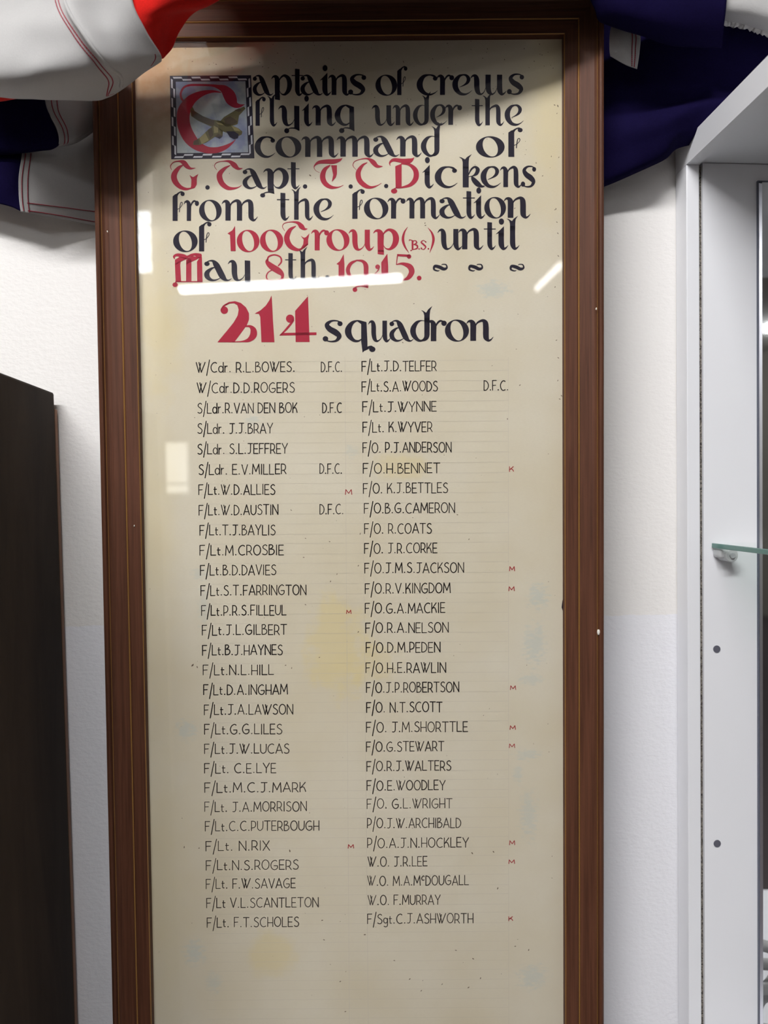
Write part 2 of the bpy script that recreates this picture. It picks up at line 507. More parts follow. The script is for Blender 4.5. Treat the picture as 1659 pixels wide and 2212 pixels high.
def rail(side, prof, name, mat, parent):
    vs, fs = [], []
    for (d, h) in prof:
        if side == 'left': a, b = (UI0 - d, VB - d), (UI0 - d, VT + d)
        elif side == 'right': a, b = (UI1 + d, VT + d), (UI1 + d, VB - d)
        elif side == 'top': a, b = (UI0 - d, VT + d), (UI1 + d, VT + d)
        else: a, b = (UI1 + d, VB - d), (UI0 - d, VB - d)
        segs = 40
        for s in range(segs + 1):
            t = s / segs
            x = a[0] + (b[0] - a[0]) * t; z = a[1] + (b[1] - a[1]) * t
            w = 0.0004 * noise.noise((x * 14 + d * 90, z * 14, 3.1)) if h > 0 else 0
            vs.append((x, -h - w, z))
    n = len(prof); k = 41
    for i in range(n):
        j = (i + 1) % n
        for s in range(40):
            fs.append((i * k + s, i * k + s + 1, j * k + s + 1, j * k + s))
    fs.append(tuple(i * k for i in range(n))); fs.append(tuple(i * k + 40 for i in reversed(range(n))))
    return mesh_obj(name, vs, fs, mat, parent)

def gilt(side, d0, d1, h, parent):
    c = [(d0, h - 0.0006), (d0, h + 0.0003), ((d0 + d1) / 2, h + 0.0009), (d1, h + 0.0003), (d1, h - 0.0006)]
    return rail(side, c, 'gilt_line', M['gilt'], parent)

for side in ('left', 'right', 'top', 'bottom'):
    r = rail(side, PROFILE, 'frame_rail', M['frame_v'] if side in ('left', 'right') else M['frame_h'], board)
    gilt(side, 0.0003, 0.0014, 0.0094, r)
    gilt(side, 0.0165, 0.0180, 0.0108, r)
    gilt(side, 0.0371, 0.0379, 0.0166, r)

# chips of bare wood on the frame
def chip(px, py, r, h):
    u, v = B(px, py, h)
    bm = bmesh.new()
    bmesh.ops.create_icosphere(bm, subdivisions=2, radius=r)
    for vt in bm.verts:
        k = 1 + 0.5 * noise.noise(vt.co * 900 + Vector((px, 0, 0)))
        vt.co = Vector((vt.co.x * 0.55 * k, vt.co.y * 0.35, vt.co.z * k))
    bmesh.ops.translate(bm, verts=bm.verts, vec=(u, -h, v))
    bm_obj('bare_chip', bm, M['chip'], board, smooth=True)
for args in ((1293, 1366, 0.0035, 0.019), (1288, 667, 0.0014, 0.0205), (232, 500, 0.0012, 0.017), (290, 1136, 0.0012, 0.0115)):
    chip(*args)

sheet_bm = bmesh.new()
add_box(sheet_bm, (UI0 - 0.005, 0.0, VB - 0.005), (UI1 + 0.005, 0.003, VT + 0.005))
sheet = bm_obj('sheet', sheet_bm, M['paper'], board)
tag(sheet, 'stained cream sheet')
box('backing_board', (UI0 - 0.005, 0.0032, VB - 0.005), (UI1 + 0.005, 0.012, VT + 0.005), M['back_wood'], board)
box('glass_pane', (UI0 - 0.0055, -0.0058, VB - 0.0055), (UI1 + 0.0055, -0.0038, VT + 0.0055), M['glass'], board)

# ---- ink builder: shapes drawn in photo pixels, laid on the sheet
class Ink:
    def __init__(self, h=0.0002):
        self.v, self.f, self.h = [], [], h
    def quadstrip(self, left, right, closed=False):
        k = len(self.v); n = len(left)
        self.v += left + right
        for i in range(n - 1 + (1 if closed else 0)):
            j = (i + 1) % n
            self.f.append((k + i, k + j, k + n + j, k + n + i))
    def poly(self, pts):
        k = len(self.v)
        tri = tessellate_polygon([[Vector((p[0], p[1], 0)) for p in pts]])
        self.v += [tuple(p) for p in pts]
        self.f += [tuple(k + i for i in t) for t in tri]
    def disc(self, x, y, rx, ry=None, n=22):
        ry = ry or rx
        self.poly([(x + rx * math.cos(2 * math.pi * i / n), y + ry * math.sin(2 * math.pi * i / n)) for i in range(n)])
    def merge(self, other, fn):
        k = len(self.v)
        self.v += [fn(p) for p in other.v]
        self.f += [tuple(k + i for i in f) for f in other.f]
    def build(self, name, mat, parent):
        vs = []
        for p in self.v:
            u, w = B(p[0], p[1])
            vs.append((u, -self.h, w))
        # face the viewer
        fs = []
        for f in self.f:
            a, b_, c = vs[f[0]], vs[f[1]], vs[f[2]]
            s = (b_[0] - a[0]) * (c[2] - a[2]) - (b_[2] - a[2]) * (c[0] - a[0])
            fs.append(f if s > 0 else tuple(reversed(f)))
        return mesh_obj(name, vs, fs, mat, parent)

def stroke(ink, pts, smooth=True, per=9):
    """pts (x, y, full width)"""
    if smooth and len(pts) > 2:
        n = (len(pts) - 1) * per
        c = [catmull(pts, i * (len(pts) - 1) / n) for i in range(n + 1)]
    else: c = [tuple(p) for p in pts]
    L, R = [], []
    for i, p in enumerate(c):
        a = c[max(i - 1, 0)]; b_ = c[min(i + 1, len(c) - 1)]
        dx, dy = b_[0] - a[0], b_[1] - a[1]
        l = math.hypot(dx, dy) or 1
        nx, ny = -dy / l, dx / l
        w = max(p[2], 0.0) / 2
        L.append((p[0] + nx * w, p[1] + ny * w)); R.append((p[0] - nx * w, p[1] - ny * w))
    ink.quadstrip(L, R)

def ring(ink, cx, cy, rx, ry, irx, iry, tilt, n=40):
    t = math.radians(tilt)
    O, I = [], []
    for i in range(n):
        a = 2 * math.pi * i / n
        O.append((cx + rx * math.cos(a), cy + ry * math.sin(a)))
        x, y = irx * math.cos(a - t), iry * math.sin(a - t)
        I.append((cx + x * math.cos(t) - y * math.sin(t), cy + x * math.sin(t) + y * math.cos(t)))
    ink.quadstrip(O, I, closed=True)

# ---- calligraphic lower case, x-height 1, baseline 0, y up
SW = 0.255
ENTRY = lambda x: ('s', [(x - 0.30, 0.80, 0.02), (x - 0.20, 0.915, 0.09), (x - 0.07, 0.90, 0.19), (x, 0.74, SW), (x, 0.35, SW), (x, 0.0, SW)])
FOOT = lambda x, top: ('s', [(x, top, SW), (x, 0.55, SW), (x + 0.01, 0.22, SW), (x + 0.10, 0.035, 0.16), (x + 0.22, 0.06, 0.07), (x + 0.33, 0.18, 0.015)])
ARCH = lambda x, x2, foot: ('s', [(x + 0.06, 0.55, 0.02), (x + 0.17, 0.83, 0.07), (x2 - 0.16, 0.955, 0.13), (x2 - 0.03, 0.86, 0.23), (x2, 0.62, SW)] +
                            ([(x2, 0.3, SW), (x2 + 0.02, 0.14, 0.235), (x2 + 0.12, 0.02, 0.12), (x2 + 0.23, 0.07, 0.06), (x2 + 0.33, 0.19, 0.015)] if foot else [(x2, 0.3, SW), (x2, 0.0, SW)]))
FORK = lambda x: ('p', [(x - 0.30, 1.46), (x - 0.19, 1.44), (x - 0.03, 1.34), (x + 0.05, 1.45), (x + 0.27, 1.60), (x + 0.15, 1.42), (x + 0.13, 1.22), (x + 0.13, 0.9), (x - 0.13, 0.9), (x - 0.13, 1.22), (x - 0.17, 1.36)])
G = {
 'o': [('r', 0.5, 0.49, 0.53, 0.52, 0.265, 0.475, 14)],
 'c': [('s', [(0.90, 0.80, 0.10), (0.80, 0.93, 0.10), (0.58, 0.985, 0.07), (0.33, 0.90, 0.17), (0.17, 0.62, 0.265), (0.19, 0.33, 0.26), (0.38, 0.09, 0.17), (0.62, 0.02, 0.10), (0.82, 0.09, 0.05), (0.98, 0.22, 0.012)]), ('d', 0.86, 0.81, 0.105)],
 'e': [('s', [(0.56, 0.985, 0.05), (0.35, 0.91, 0.14), (0.17, 0.64, 0.26), (0.18, 0.34, 0.26), (0.36, 0.09, 0.18), (0.60, 0.02, 0.11), (0.80, 0.08, 0.05), (0.98, 0.22, 0.012)]),
       ('s', [(0.48, 0.985, 0.05), (0.68, 0.955, 0.11), (0.80, 0.80, 0.18), (0.76, 0.62, 0.15), (0.60, 0.48, 0.07), (0.36, 0.37, 0.012)])],
 'a': [('d', 0.15, 0.82, 0.105), ('s', [(0.10, 0.86, 0.04), (0.22, 0.95, 0.05), (0.38, 0.955, 0.11), (0.50, 0.80, 0.23), (0.63, 0.50, 0.25), (0.76, 0.20, 0.24), (0.88, 0.05, 0.13), (1.00, 0.03, 0.06), (1.12, 0.12, 0.012)]),
       ('s', [(0.53, 0.66, 0.02), (0.34, 0.60, 0.09), (0.16, 0.40, 0.19), (0.17, 0.19, 0.20), (0.33, 0.04, 0.12), (0.52, 0.05, 0.06), (0.74, 0.19, 0.015)])],
 'n': [ENTRY(0.24), ARCH(0.24, 0.80, True)],
 'm': [ENTRY(0.24), ARCH(0.24, 0.80, False), ARCH(0.80, 1.36, True)],
 'r': [ENTRY(0.24), ('s', [(0.30, 0.55, 0.02), (0.40, 0.82, 0.08), (0.55, 0.95, 0.09), (0.72, 0.90, 0.07)]), ('d', 0.72, 0.84, 0.125)],
 'u': [('s', [(-0.08, 0.80, 0.02), (0.03, 0.92, 0.09), (0.16, 0.90, 0.19), (0.22, 0.72, SW), (0.23, 0.36, SW), (0.29, 0.12, 0.21), (0.43, 0.02, 0.09), (0.62, 0.13, 0.04), (0.74, 0.34, 0.02)]), FOOT(0.84, 0.98)],
 'w': [('s', [(-0.08, 0.80, 0.02), (0.03, 0.92, 0.09), (0.16, 0.90, 0.19), (0.22, 0.72, SW), (0.23, 0.36, SW), (0.29, 0.12, 0.21), (0.43, 0.02, 0.09), (0.58, 0.13, 0.04), (0.66, 0.34, 0.02)]),
       ('s', [(0.78, 0.98, SW), (0.78, 0.36, SW), (0.84, 0.12, 0.21), (0.98, 0.02, 0.09), (1.13, 0.13, 0.04), (1.22, 0.34, 0.02)]), FOOT(1.34, 0.98)],
 'i': [('s', [(-0.02, 0.72, 0.01), (0.08, 0.78, 0.05), (0.22, 0.88, 0.02)]), ('p', [(0.36, 1.10), (0.36, 0.6), (0.10, 0.6), (0.10, 0.78), (0.0, 0.74)]), FOOT(0.23, 0.8), ('d', 0.24, 1.32, 0.125, 0.15)],
 'l': [FORK(0.24), FOOT(0.24, 1.1)],
 't': [('p', [(0.10, 1.30), (0.36, 1.28), (0.36, 0.6), (0.10, 0.6)]), FOOT(0.23, 0.8), ('p', [(-0.09, 0.99), (0.56, 0.99), (0.56, 0.945), (-0.09, 0.945)])],
 'f': [('p', [(0.0, 0.0), (0.25, 0.0), (0.25, 1.20), (0.22, 1.30), (0.12, 1.28), (0.0, 1.18)]), ('s', [(0.17, 1.20, 0.14), (0.30, 1.34, 0.07), (0.44, 1.40, 0.06), (0.52, 1.36, 0.04)]), ('d', 0.50, 1.30, 0.105),
       ('s', [(0.24, 0.56, 0.035), (0.36, 0.62, 0.03), (0.48, 0.78, 0.03), (0.47, 0.89, 0.035), (0.40, 0.86, 0.035), (0.36, 0.66, 0.04), (0.34, 0.42, 0.04)])],
 'h': [FORK(0.24), ('p', [(0.11, 1.0), (0.37, 1.0), (0.37, 0.0), (0.11, 0.0)]), ARCH(0.24, 0.86, True)],
 'd': [('s', [(0.74, 0.94, 0.02), (0.52, 0.97, 0.05), (0.30, 0.86, 0.16), (0.14, 0.58, 0.26), (0.17, 0.30, 0.25), (0.36, 0.07, 0.15), (0.55, 0.03, 0.09), (0.78, 0.16, 0.10)]),
       ('s', [(0.80, 1.10, SW), (0.80, 0.5, SW), (0.79, 0.24, 0.24), (0.70, 0.10, 0.17), (0.52, 0.015, 0.05)]), ('p', [(0.52, 1.46), (0.62, 1.43), (0.76, 1.34), (0.86, 1.50), (1.06, 1.66), (0.96, 1.46), (0.93, 1.22), (0.93, 0.9), (0.67, 0.9), (0.67, 1.22), (0.63, 1.36)])],
 'k': [FORK(0.24), ('p', [(0.11, 1.0), (0.37, 1.0), (0.37, 0.0), (0.11, 0.0)]), ('s', [(0.36, 0.60, 0.03), (0.48, 0.86, 0.08), (0.64, 0.98, 0.10), (0.76, 0.86, 0.17), (0.70, 0.66, 0.15), (0.54, 0.55, 0.05), (0.36, 0.51, 0.03)]),
       ('s', [(0.50, 0.53, 0.05), (0.58, 0.38, 0.20), (0.76, 0.16, 0.24), (0.92, 0.05, 0.13), (1.06, 0.06, 0.05)])],
 's': [('d', 0.80, 0.85, 0.115), ('s', [(0.84, 0.90, 0.06), (0.66, 0.985, 0.06), (0.40, 0.97, 0.10), (0.22, 0.80, 0.20), (0.34, 0.60, 0.26), (0.60, 0.44, 0.28), (0.76, 0.26, 0.22), (0.64, 0.06, 0.12), (0.40, 0.01, 0.07), (0.18, 0.06, 0.05)]), ('d', 0.15, 0.14, 0.125)],
 'y': [('s', [(-0.08, 0.80, 0.02), (0.03, 0.92, 0.09), (0.16, 0.90, 0.19), (0.22, 0.72, SW), (0.23, 0.36, SW), (0.29, 0.12, 0.21), (0.43, 0.02, 0.09), (0.62, 0.13, 0.04), (0.74, 0.34, 0.02)]),
       ('p', [(0.71, 0.98), (0.97, 0.96), (0.98, -0.26), (0.72, -0.12)]), ('s', [(0.96, -0.22, 0.08), (0.76, -0.13, 0.07), (0.50, -0.13, 0.05), (0.32, -0.24, 0.04)]), ('d', 0.34, -0.25, 0.125)],
 'g': [('s', [(0.78, 0.93, 0.03), (0.54, 0.985, 0.06), (0.30, 0.87, 0.16), (0.15, 0.58, 0.26), (0.18, 0.30, 0.25), (0.36, 0.07, 0.15), (0.56, 0.03, 0.09), (0.76, 0.16, 0.03)]),
       ('p', [(0.50, 0.97), (0.66, 0.99), (0.92, 0.90), (0.94, -0.30), (0.70, -0.16), (0.70, 0.82)]), ('s', [(0.93, -0.25, 0.08), (0.72, -0.15, 0.07), (0.48, -0.13, 0.05), (0.34, -0.24, 0.04)]), ('d', 0.34, -0.26, 0.125)],
 'q': [('s', [(0.78, 0.93, 0.03), (0.54, 0.985, 0.06), (0.30, 0.87, 0.16), (0.15, 0.58, 0.26), (0.18, 0.30, 0.25), (0.36, 0.07, 0.15), (0.56, 0.03, 0.09), (0.76, 0.16, 0.03)]),
       ('p', [(0.50, 0.97), (0.66, 0.99), (0.90, 0.92), (0.94, 0.0), (0.94, -0.28), (0.74, -0.52), (0.68, 0.0), (0.68, 0.82)]), ('s', [(0.80, -0.42, 0.05), (0.95, -0.30, 0.12), (1.10, -0.22, 0.06), (1.20, -0.30, 0.03)]), ('d', 1.14, -0.36, 0.13)],
 'p': [('s', [(-0.06, 0.80, 0.02), (0.04, 0.915, 0.09), (0.17, 0.90, 0.19), (0.24, 0.74, SW), (0.24, 0.35, SW), (0.25, -0.08, SW)]), ('p', [(0.12, 0.0), (0.38, 0.0), (0.38, -0.24), (0.12, -0.20)]),
       ('s', [(0.30, 0.62, 0.02), (0.42, 0.86, 0.07), (0.60, 0.97, 0.12), (0.80, 0.84, 0.21), (0.88, 0.56, 0.25), (0.82, 0.26, 0.22), (0.64, 0.05, 0.12), (0.46, 0.07, 0.05), (0.36, 0.22, 0.02)])],
 'P': [('s', [(-0.06, 0.80, 0.02), (0.04, 0.915, 0.09), (0.17, 0.90, 0.19), (0.24, 0.74, SW), (0.24, 0.35, SW), (0.25, -0.08, SW)]), ('p', [(0.12, 0.0), (0.38, 0.0), (0.40, -0.26), (0.14, -0.18)]),
       ('s', [(0.30, 0.62, 0.02), (0.42, 0.86, 0.07), (0.60, 0.97, 0.12), (0.80, 0.84, 0.21), (0.88, 0.56, 0.25), (0.82, 0.26, 0.22), (0.64, 0.05, 0.12), (0.46, 0.07, 0.05), (0.36, 0.22, 0.02)]),
       ('s', [(0.38, -0.20, 0.08), (0.16, -0.17, 0.06), (-0.02, -0.22, 0.05), (-0.10, -0.32, 0.03)]), ('d', -0.09, -0.33, 0.105)],
}
def draw(ink, shapes):
    for s in shapes:
        if s[0] == 's': stroke(ink, s[1])
        elif s[0] == 'l': stroke(ink, s[1], smooth=False)
        elif s[0] == 'd': ink.disc(*s[1:])
        elif s[0] == 'p': ink.poly(s[1])
        elif s[0] == 'r': ring(ink, *s[1:])

def glyph(ink, ch, x0, x1, base, xh):
    g = Ink(); draw(g, G[ch])
    gx0 = min(p[0] for p in g.v); gx1 = max(p[0] for p in g.v)
    k = (x1 - x0) / (gx1 - gx0)
    ink.merge(g, lambda p: (x0 + (p[0] - gx0) * k, base - p[1] * xh))

def zoomed(ox, oy, s):
    return lambda p: (ox + p[0] / s, oy + p[1] / s)
ZC, ZD, ZE, ZF, ZH = zoomed(340, 340, 3.95), zoomed(760, 340, 3.95), zoomed(340, 540, 3.95), zoomed(680, 540, 2.9625), zoomed(350, 150, 7.9)

def word(letters, base, xh, mat, extra=None):
    """letters: list of (char, x0, x1); base is (x, y) of the baseline start"""
    ink = Ink()
    for (ch, x0, x1) in letters:
        xm = (x0 + x1) / 2
        glyph(ink, ch, x0, x1, base[1] - 0.0060 * (xm - base[0]), xh)
    if extra: extra(ink)
    return ink.build('title_word', mat, board)

K, RD = M['ink'], M['red_ink']
word([('a', 546, 591), ('p', 586, 631), ('t', 630, 655), ('a', 649, 698), ('i', 691, 716), ('n', 709, 758), ('s', 752, 791)], (546, 206.5), 44, K)
word([('o', 811, 858), ('f', 858, 880)], (811, 206), 44, K)
word([('c', 900, 946), ('r', 943, 981), ('e', 977, 1020), ('w', 1016, 1094), ('s', 1095, 1132)], (900, 205.5), 44, K)
word([('f', 552, 574), ('l', 577, 599), ('y', 601, 647), ('i', 652, 675), ('n', 674, 726), ('g', 723, 766)], (552, 272), 44, K)
word([('u', 803, 853), ('n', 848, 894), ('d', 892, 931), ('e', 929, 966), ('r', 961, 998)], (803, 271), 44, K)
word([('t', 1019, 1043), ('h', 1042, 1089), ('e', 1090, 1131)], (1019, 271), 44, K)
word([('c', 550, 595), ('o', 595, 651), ('m', 651, 731), ('m', 727, 808), ('a', 806, 863), ('n', 856, 911), ('d', 909, 955)], (550, 340), 44.5, K)
word([('o', 1028, 1090), ('f', 1098, 1129)], (1028, 339.5), 44.5, K)
word([('a', 524, 577), ('P', 562, 624), ('t', 621, 647)], (524, 408), 44, K, lambda k: k.disc(659, 403, 4.8))
word([('i', 912, 937), ('c', 939, 988), ('k', 991, 1047), ('e', 1038, 1082), ('n', 1080, 1128), ('s', 1125, 1158)], (912, 405.5), 45, K)
word([('f', 373, 399), ('r', 397, 430), ('o', 430, 479), ('m', 479, 557)], (373, 477.5), 45, K)
word([('t', 598, 625), ('h', 629, 676), ('e', 677, 721)], (598, 475), 45, K)
word([('f', 761, 788), ('o', 786, 839), ('r', 837, 876), ('m', 877, 950), ('a', 949, 1007), ('t', 1000, 1026), ('i', 1023, 1048), ('o', 1046, 1093), ('n', 1088, 1146)], (761, 472.8), 45, K)
word([('o', 374, 427), ('f', 430, 457)], (374, 543.5), 45, K)
word([('u', 945, 999), ('n', 990, 1044), ('t', 1045, 1071), ('i', 1071, 1098), ('l', 1094, 1122)], (945, 539), 45, K)
word([('a', 441, 501), ('y', 492, 541)], (441, 607), 45, K)
word([('t', 616, 640), ('h', 643, 690)], (616, 605), 45, K, lambda k: k.disc(707, 599, 4.5))
word([('s', 697, 740), ('q', 745, 811), ('u', 795, 844), ('a', 841, 894), ('d', 886, 934), ('r', 922, 965), ('o', 961, 1013), ('n', 1007, 1066)], (697, 738.5), 46, K)

# red capitals and figures, traced by the brush strokes they are made of
def capital(z, shapes, name='title_capital', mat=None):
    ink = Ink(0.00026); g = Ink(); draw(g, shapes)
    ink.merge(g, z)
    return ink.build(name, mat or RD, board)

def dots(*pts):
    ink = Ink()
    for p in pts: ink.disc(*p)
    ink.build('full_stop', K, board)
dots((448.3, 405, 4.8)); dots((757.5, 403, 4.6)); dots((834.2, 402, 4.6))

GC = [('s', [(122, 108, 4), (112, 75, 6), (138, 42, 7), (185, 33, 14), (225, 45, 40), (255, 78, 36), (285, 95, 18), (326, 92, 3)]),
      ('s', [(225, 62, 6), (180, 92, 30), (143, 150, 48), (152, 205, 48), (195, 252, 34), (245, 270, 22), (295, 262, 8)])]
capital(ZC, GC + [('p', [(275, 150), (295, 165), (308, 168), (328, 155), (350, 142), (337, 175), (336, 232), (318, 262), (280, 272), (288, 245), (290, 190)])])
capital(ZC, [('s', [(507, 108, 4), (487, 75, 5), (508, 44, 6), (565, 33, 8), (615, 36, 24), (655, 66, 44), (690, 96, 24), (728, 94, 3)]),
             ('s', [(622, 68, 5), (570, 98, 26), (530, 150, 46), (546, 215, 46), (592, 257, 36), (640, 266, 22), (690, 256, 8), (718, 238, 3)])])
capital(ZC, [('s', [(1386, 131, 3), (1350, 112, 4), (1338, 78, 8), (1375, 44, 26), (1440, 36, 36), (1500, 36, 40), (1552, 24, 24), (1578, 8, 3)]),
             ('s', [(1475, 66, 8), (1428, 105, 34), (1410, 165, 46), (1430, 220, 42), (1480, 254, 30), (1540, 256, 10), (1588, 238, 3)]),
             ('p', [(1482, 68), (1532, 68), (1532, 140), (1522, 172), (1488, 210), (1500, 150)])])
capital(ZD, [('s', [(38, 108, 3), (10, 72, 5), (24, 36, 6), (80, 15, 7), (138, 12, 16), (180, 40, 40), (216, 75, 28), (264, 78, 3)]),
             ('s', [(132, 44, 5), (90, 70, 22), (55, 130, 42), (66, 195, 44), (112, 240, 38), (162, 256, 22), (215, 242, 8), (252, 220, 3)])])
capital(ZD, [('s', [(328, 74, 3), (324, 46, 14), (358, 22, 28), (430, 30, 36), (490, 30, 42), (522, 12, 14), (530, 0, 2)]),
             ('p', [(370, 76), (425, 54), (425, 252), (400, 258), (374, 266)]),
             ('s', [(420, 54, 10), (490, 62, 22), (543, 112, 42), (545, 180, 44), (500, 234, 30), (430, 256, 14), (378, 262, 9), (350, 274, 6)]), ('d', 361, 288, 27, 21)])
capital(ZC, [('s', [(1087, 628, 4), (1068, 592, 5), (1085, 562, 6), (1150, 551, 9), (1200, 560, 26), (1230, 590, 42), (1255, 611, 22), (1282, 610, 3)]),
             ('s', [(1182, 586, 5), (1130, 622, 32), (1104, 690, 48), (1130, 752, 44), (1180, 784, 30), (1222, 784, 16), (1285, 738, 8)]),
             ('p', [(1222, 668), (1250, 686), (1266, 682), (1298, 648), (1286, 700), (1286, 745), (1250, 776), (1214, 792), (1244, 742), (1248, 702)])])
# May: the red M
capital(ZE, [('p', [(150, 128), (165, 108), (200, 90), (195, 130), (203, 272), (156, 272)]), ('p', [(246, 112), (262, 96), (290, 92), (291, 270), (245, 270)]),
             ('p', [(338, 100), (362, 62), (380, 60), (386, 272), (340, 272)]), ('p', [(156, 266), (386, 266), (386, 275), (156, 275)]),
             ('s', [(148, 78, 6), (142, 56, 18), (170, 42, 24), (215, 52, 36), (250, 62, 30), (272, 44, 4)]), ('s', [(272, 62, 6), (280, 48, 20), (320, 38, 22), (352, 48, 40), (378, 44, 22)]),
             ('p', [(150, 84), (190, 60), (262, 72), (215, 92), (176, 118), (150, 128)]), ('p', [(262, 70), (300, 52), (366, 64), (330, 84), (288, 104), (246, 120)]),
             ('p', [(246, 84), (272, 70), (292, 90), (246, 130)]), ('s', [(160, 268, 14), (156, 284, 8), (152, 296, 6)]), ('d', 152, 297, 23, 20)])
# 100
ink = Ink(0.00026); g = Ink()
g.poly([(663, 584), (668, 800), (626, 800), (620, 662), (598, 650), (640, 622)]); ink.merge(g, ZC)
glyph(ink, 'o', 511.5, 560.5, 543.5, 46.5); glyph(ink, 'o', 561.5, 612, 543, 46.5)
ink.build('title_figure', RD, board)
word([('r', 672, 711), ('o', 705, 755), ('u', 753, 808), ('p', 806, 862)], (672, 541), 45, RD)
capital(ZD, [('s', [(476, 594, 2), (448, 640, 14), (436, 700, 22), (452, 760, 16), (488, 816, 2)]),
             ('s', [(648, 600, 2), (680, 640, 14), (696, 690, 22), (690, 740, 18), (664, 816, 2)]),
             ('s', [(488, 716, 3), (492, 704, 7), (512, 708, 7), (530, 716, 5)]), ('p', [(510, 712), (526, 712), (526, 786), (510, 786)]),
             ('s', [(520, 712, 4), (545, 712, 8), (552, 730, 12), (526, 744, 3)]), ('s', [(526, 744, 3), (556, 752, 14), (556, 776, 12), (520, 788, 5), (502, 796, 4)]), ('d', 505, 795, 6), ('d', 574, 782, 6),
             ('s', [(630, 722, 6), (612, 708, 5), (592, 724, 12), (612, 744, 14), (630, 764, 12), (612, 786, 6), (592, 778, 6)]), ('d', 631, 722, 6), ('d', 593, 776, 7), ('d', 653, 780, 7)])
# 8
capital(ZE, [('s', [(940, 78, 14), (938, 105, 34), (975, 142, 52), (1035, 180, 52), (1066, 212, 32), (1060, 245, 18), (1010, 268, 12), (960, 262, 10)]),
             ('s', [(935, 100, 12), (950, 58, 14), (1000, 42, 12), (1048, 60, 13), (1058, 100, 14), (1030, 138, 10)]),
             ('s', [(985, 168, 8), (945, 192, 10), (930, 225, 12), (940, 252, 10), (962, 263, 10)])], 'title_figure')
# 1945.
capital(ZF, [('p', [(185, 26), (190, 90), (190, 190), (152, 190), (152, 96), (138, 90), (160, 72)])], 'title_figure')
capital(ZF, [('s', [(275, 64, 6), (232, 86, 20), (212, 125, 26), (222, 160, 22), (250, 186, 14), (290, 190, 6), (318, 170, 4)]), ('s', [(262, 66, 6), (305, 72, 18), (326, 98, 30), (328, 140, 30), (328, 190, 28), (330, 240, 24)]),
             ('s', [(342, 238, 14), (300, 230, 10), (268, 236, 8), (254, 248, 6)]), ('d', 257, 254, 15)], 'title_figure')
capital(ZF, [('p', [(464, 24), (470, 110), (470, 205), (428, 205), (425, 80)]), ('d', 402, 108, 15), ('s', [(412, 110, 10), (404, 132, 7), (384, 152, 3)]), ('p', [(384, 150), (500, 158), (500, 168), (384, 162)])], 'title_figure')
capital(ZF, [('p', [(526, 26), (608, 30), (612, 46), (530, 40)]), ('d', 603, 42, 14), ('s', [(530, 30, 7), (526, 60, 6), (522, 94, 5)]), ('s', [(520, 94, 4), (560, 88, 16), (606, 106, 34), (620, 140, 36), (600, 176, 26), (572, 190, 10), (556, 190, 4)]), ('d', 668, 180, 15)], 'title_figure')
# 214
capital(ZE, [('p', [(572, 470), (610, 444), (662, 437), (712, 452), (756, 490), (782, 540), (782, 592), (764, 640), (720, 700), (662, 778), (650, 788), (512, 788), (600, 682), (650, 620), (685, 560), (694, 510), (682, 472), (655, 455), (615, 458), (582, 474)]),
             ('s', [(548, 512, 4), (556, 488, 10), (578, 470, 14), (612, 452, 14)]), ('d', 571, 514, 32),
             ('s', [(748, 652, 10), (790, 652, 22), (818, 682, 50), (818, 728, 58), (780, 768, 36), (722, 781, 12), (640, 785, 8)])], 'title_figure')
capital(ZE, [('p', [(974, 388), (978, 430), (986, 600), (999, 787), (888, 787), (878, 572), (866, 546), (830, 543), (880, 515), (925, 475), (955, 430)])], 'title_figure')
capital(ZE, [('p', [(1285, 395), (1299, 785), (1180, 785), (1175, 520)]), ('p', [(1040, 730), (1060, 708), (1357, 703), (1357, 726)]),
             ('s', [(1162, 596, 16), (1140, 628, 17), (1100, 676, 17), (1050, 728, 10)]), ('d', 1132, 586, 35)], 'title_figure')
# three flourishes after the date
for ox in (755, 981, 1246):
    ink = Ink(); g = Ink()
    draw(g, [('s', [(44, 42, 3), (30, 46, 8), (8, 36, 12), (14, 16, 18), (44, 22, 22), (70, 34, 20), (90, 26, 12), (84, 6, 8), (62, 4, 5), (56, 10, 3)])])
    ink.merge(g, lambda p, ox=ox: ZF((p[0] + ox, p[1] + 88 - 0.0)))
    ink.build('title_flourish', K, board)

# ---- illuminated initial
SQ = [(367.0, 164.0), (542.4, 162.6), (549.6, 342.0), (370.0, 344.2)]
def sq(s, t):
    a = [SQ[0][k] + (SQ[1][k] - SQ[0][k]) * s for k in (0, 1)]
    b_ = [SQ[3][k] + (SQ[2][k] - SQ[3][k]) * s for k in (0, 1)]
    return (a[0] + (b_[0] - a[0]) * t, a[1] + (b_[1] - a[1]) * t)
ink = Ink(0.00015); ink.poly(SQ)
initial = ink.build('illuminated_initial', M['panel_black'], board)
ink = Ink(0.0003)
e = 0.072
ink.poly([sq(e, e), sq(1 - e, e), sq(1 - e, 1 - e), sq(e, 1 - e)])
ink.build('painted_sky', M['sky_paint'], initial)
ink = Ink(0.0003)
def cell(a0, a1, b0, b1, side):
    f = {'t': lambda a, b: sq(a, b), 'b': lambda a, b: sq(a, 1 - b), 'l': lambda a, b: sq(b, a), 'r': lambda a, b: sq(1 - b, a)}[side]
    sh = 0.012
    ink.poly([f(a0 + (0), b0), f(a1, b0), f(a1 + sh, b1), f(a0 + sh, b1)])
for side, n in (('t', 8), ('b', 8), ('l', 8), ('r', 8)):
    for i in range(n):
        w = (1 - 2 * 0.045) / n
        a = 0.035 + i * w
        if i % 2 == 0:
            cell(a + w * 0.0, a + w * 0.95, 0.014, 0.034, side)
            if a + w * 1.9 < 0.95: cell(a + w, a + w * 1.95, 0.040, 0.060, side)
        else:
            pass
ink.build('chequered_border', M['panel_white'], initial)
capital(ZH, [], 'x') if False else None
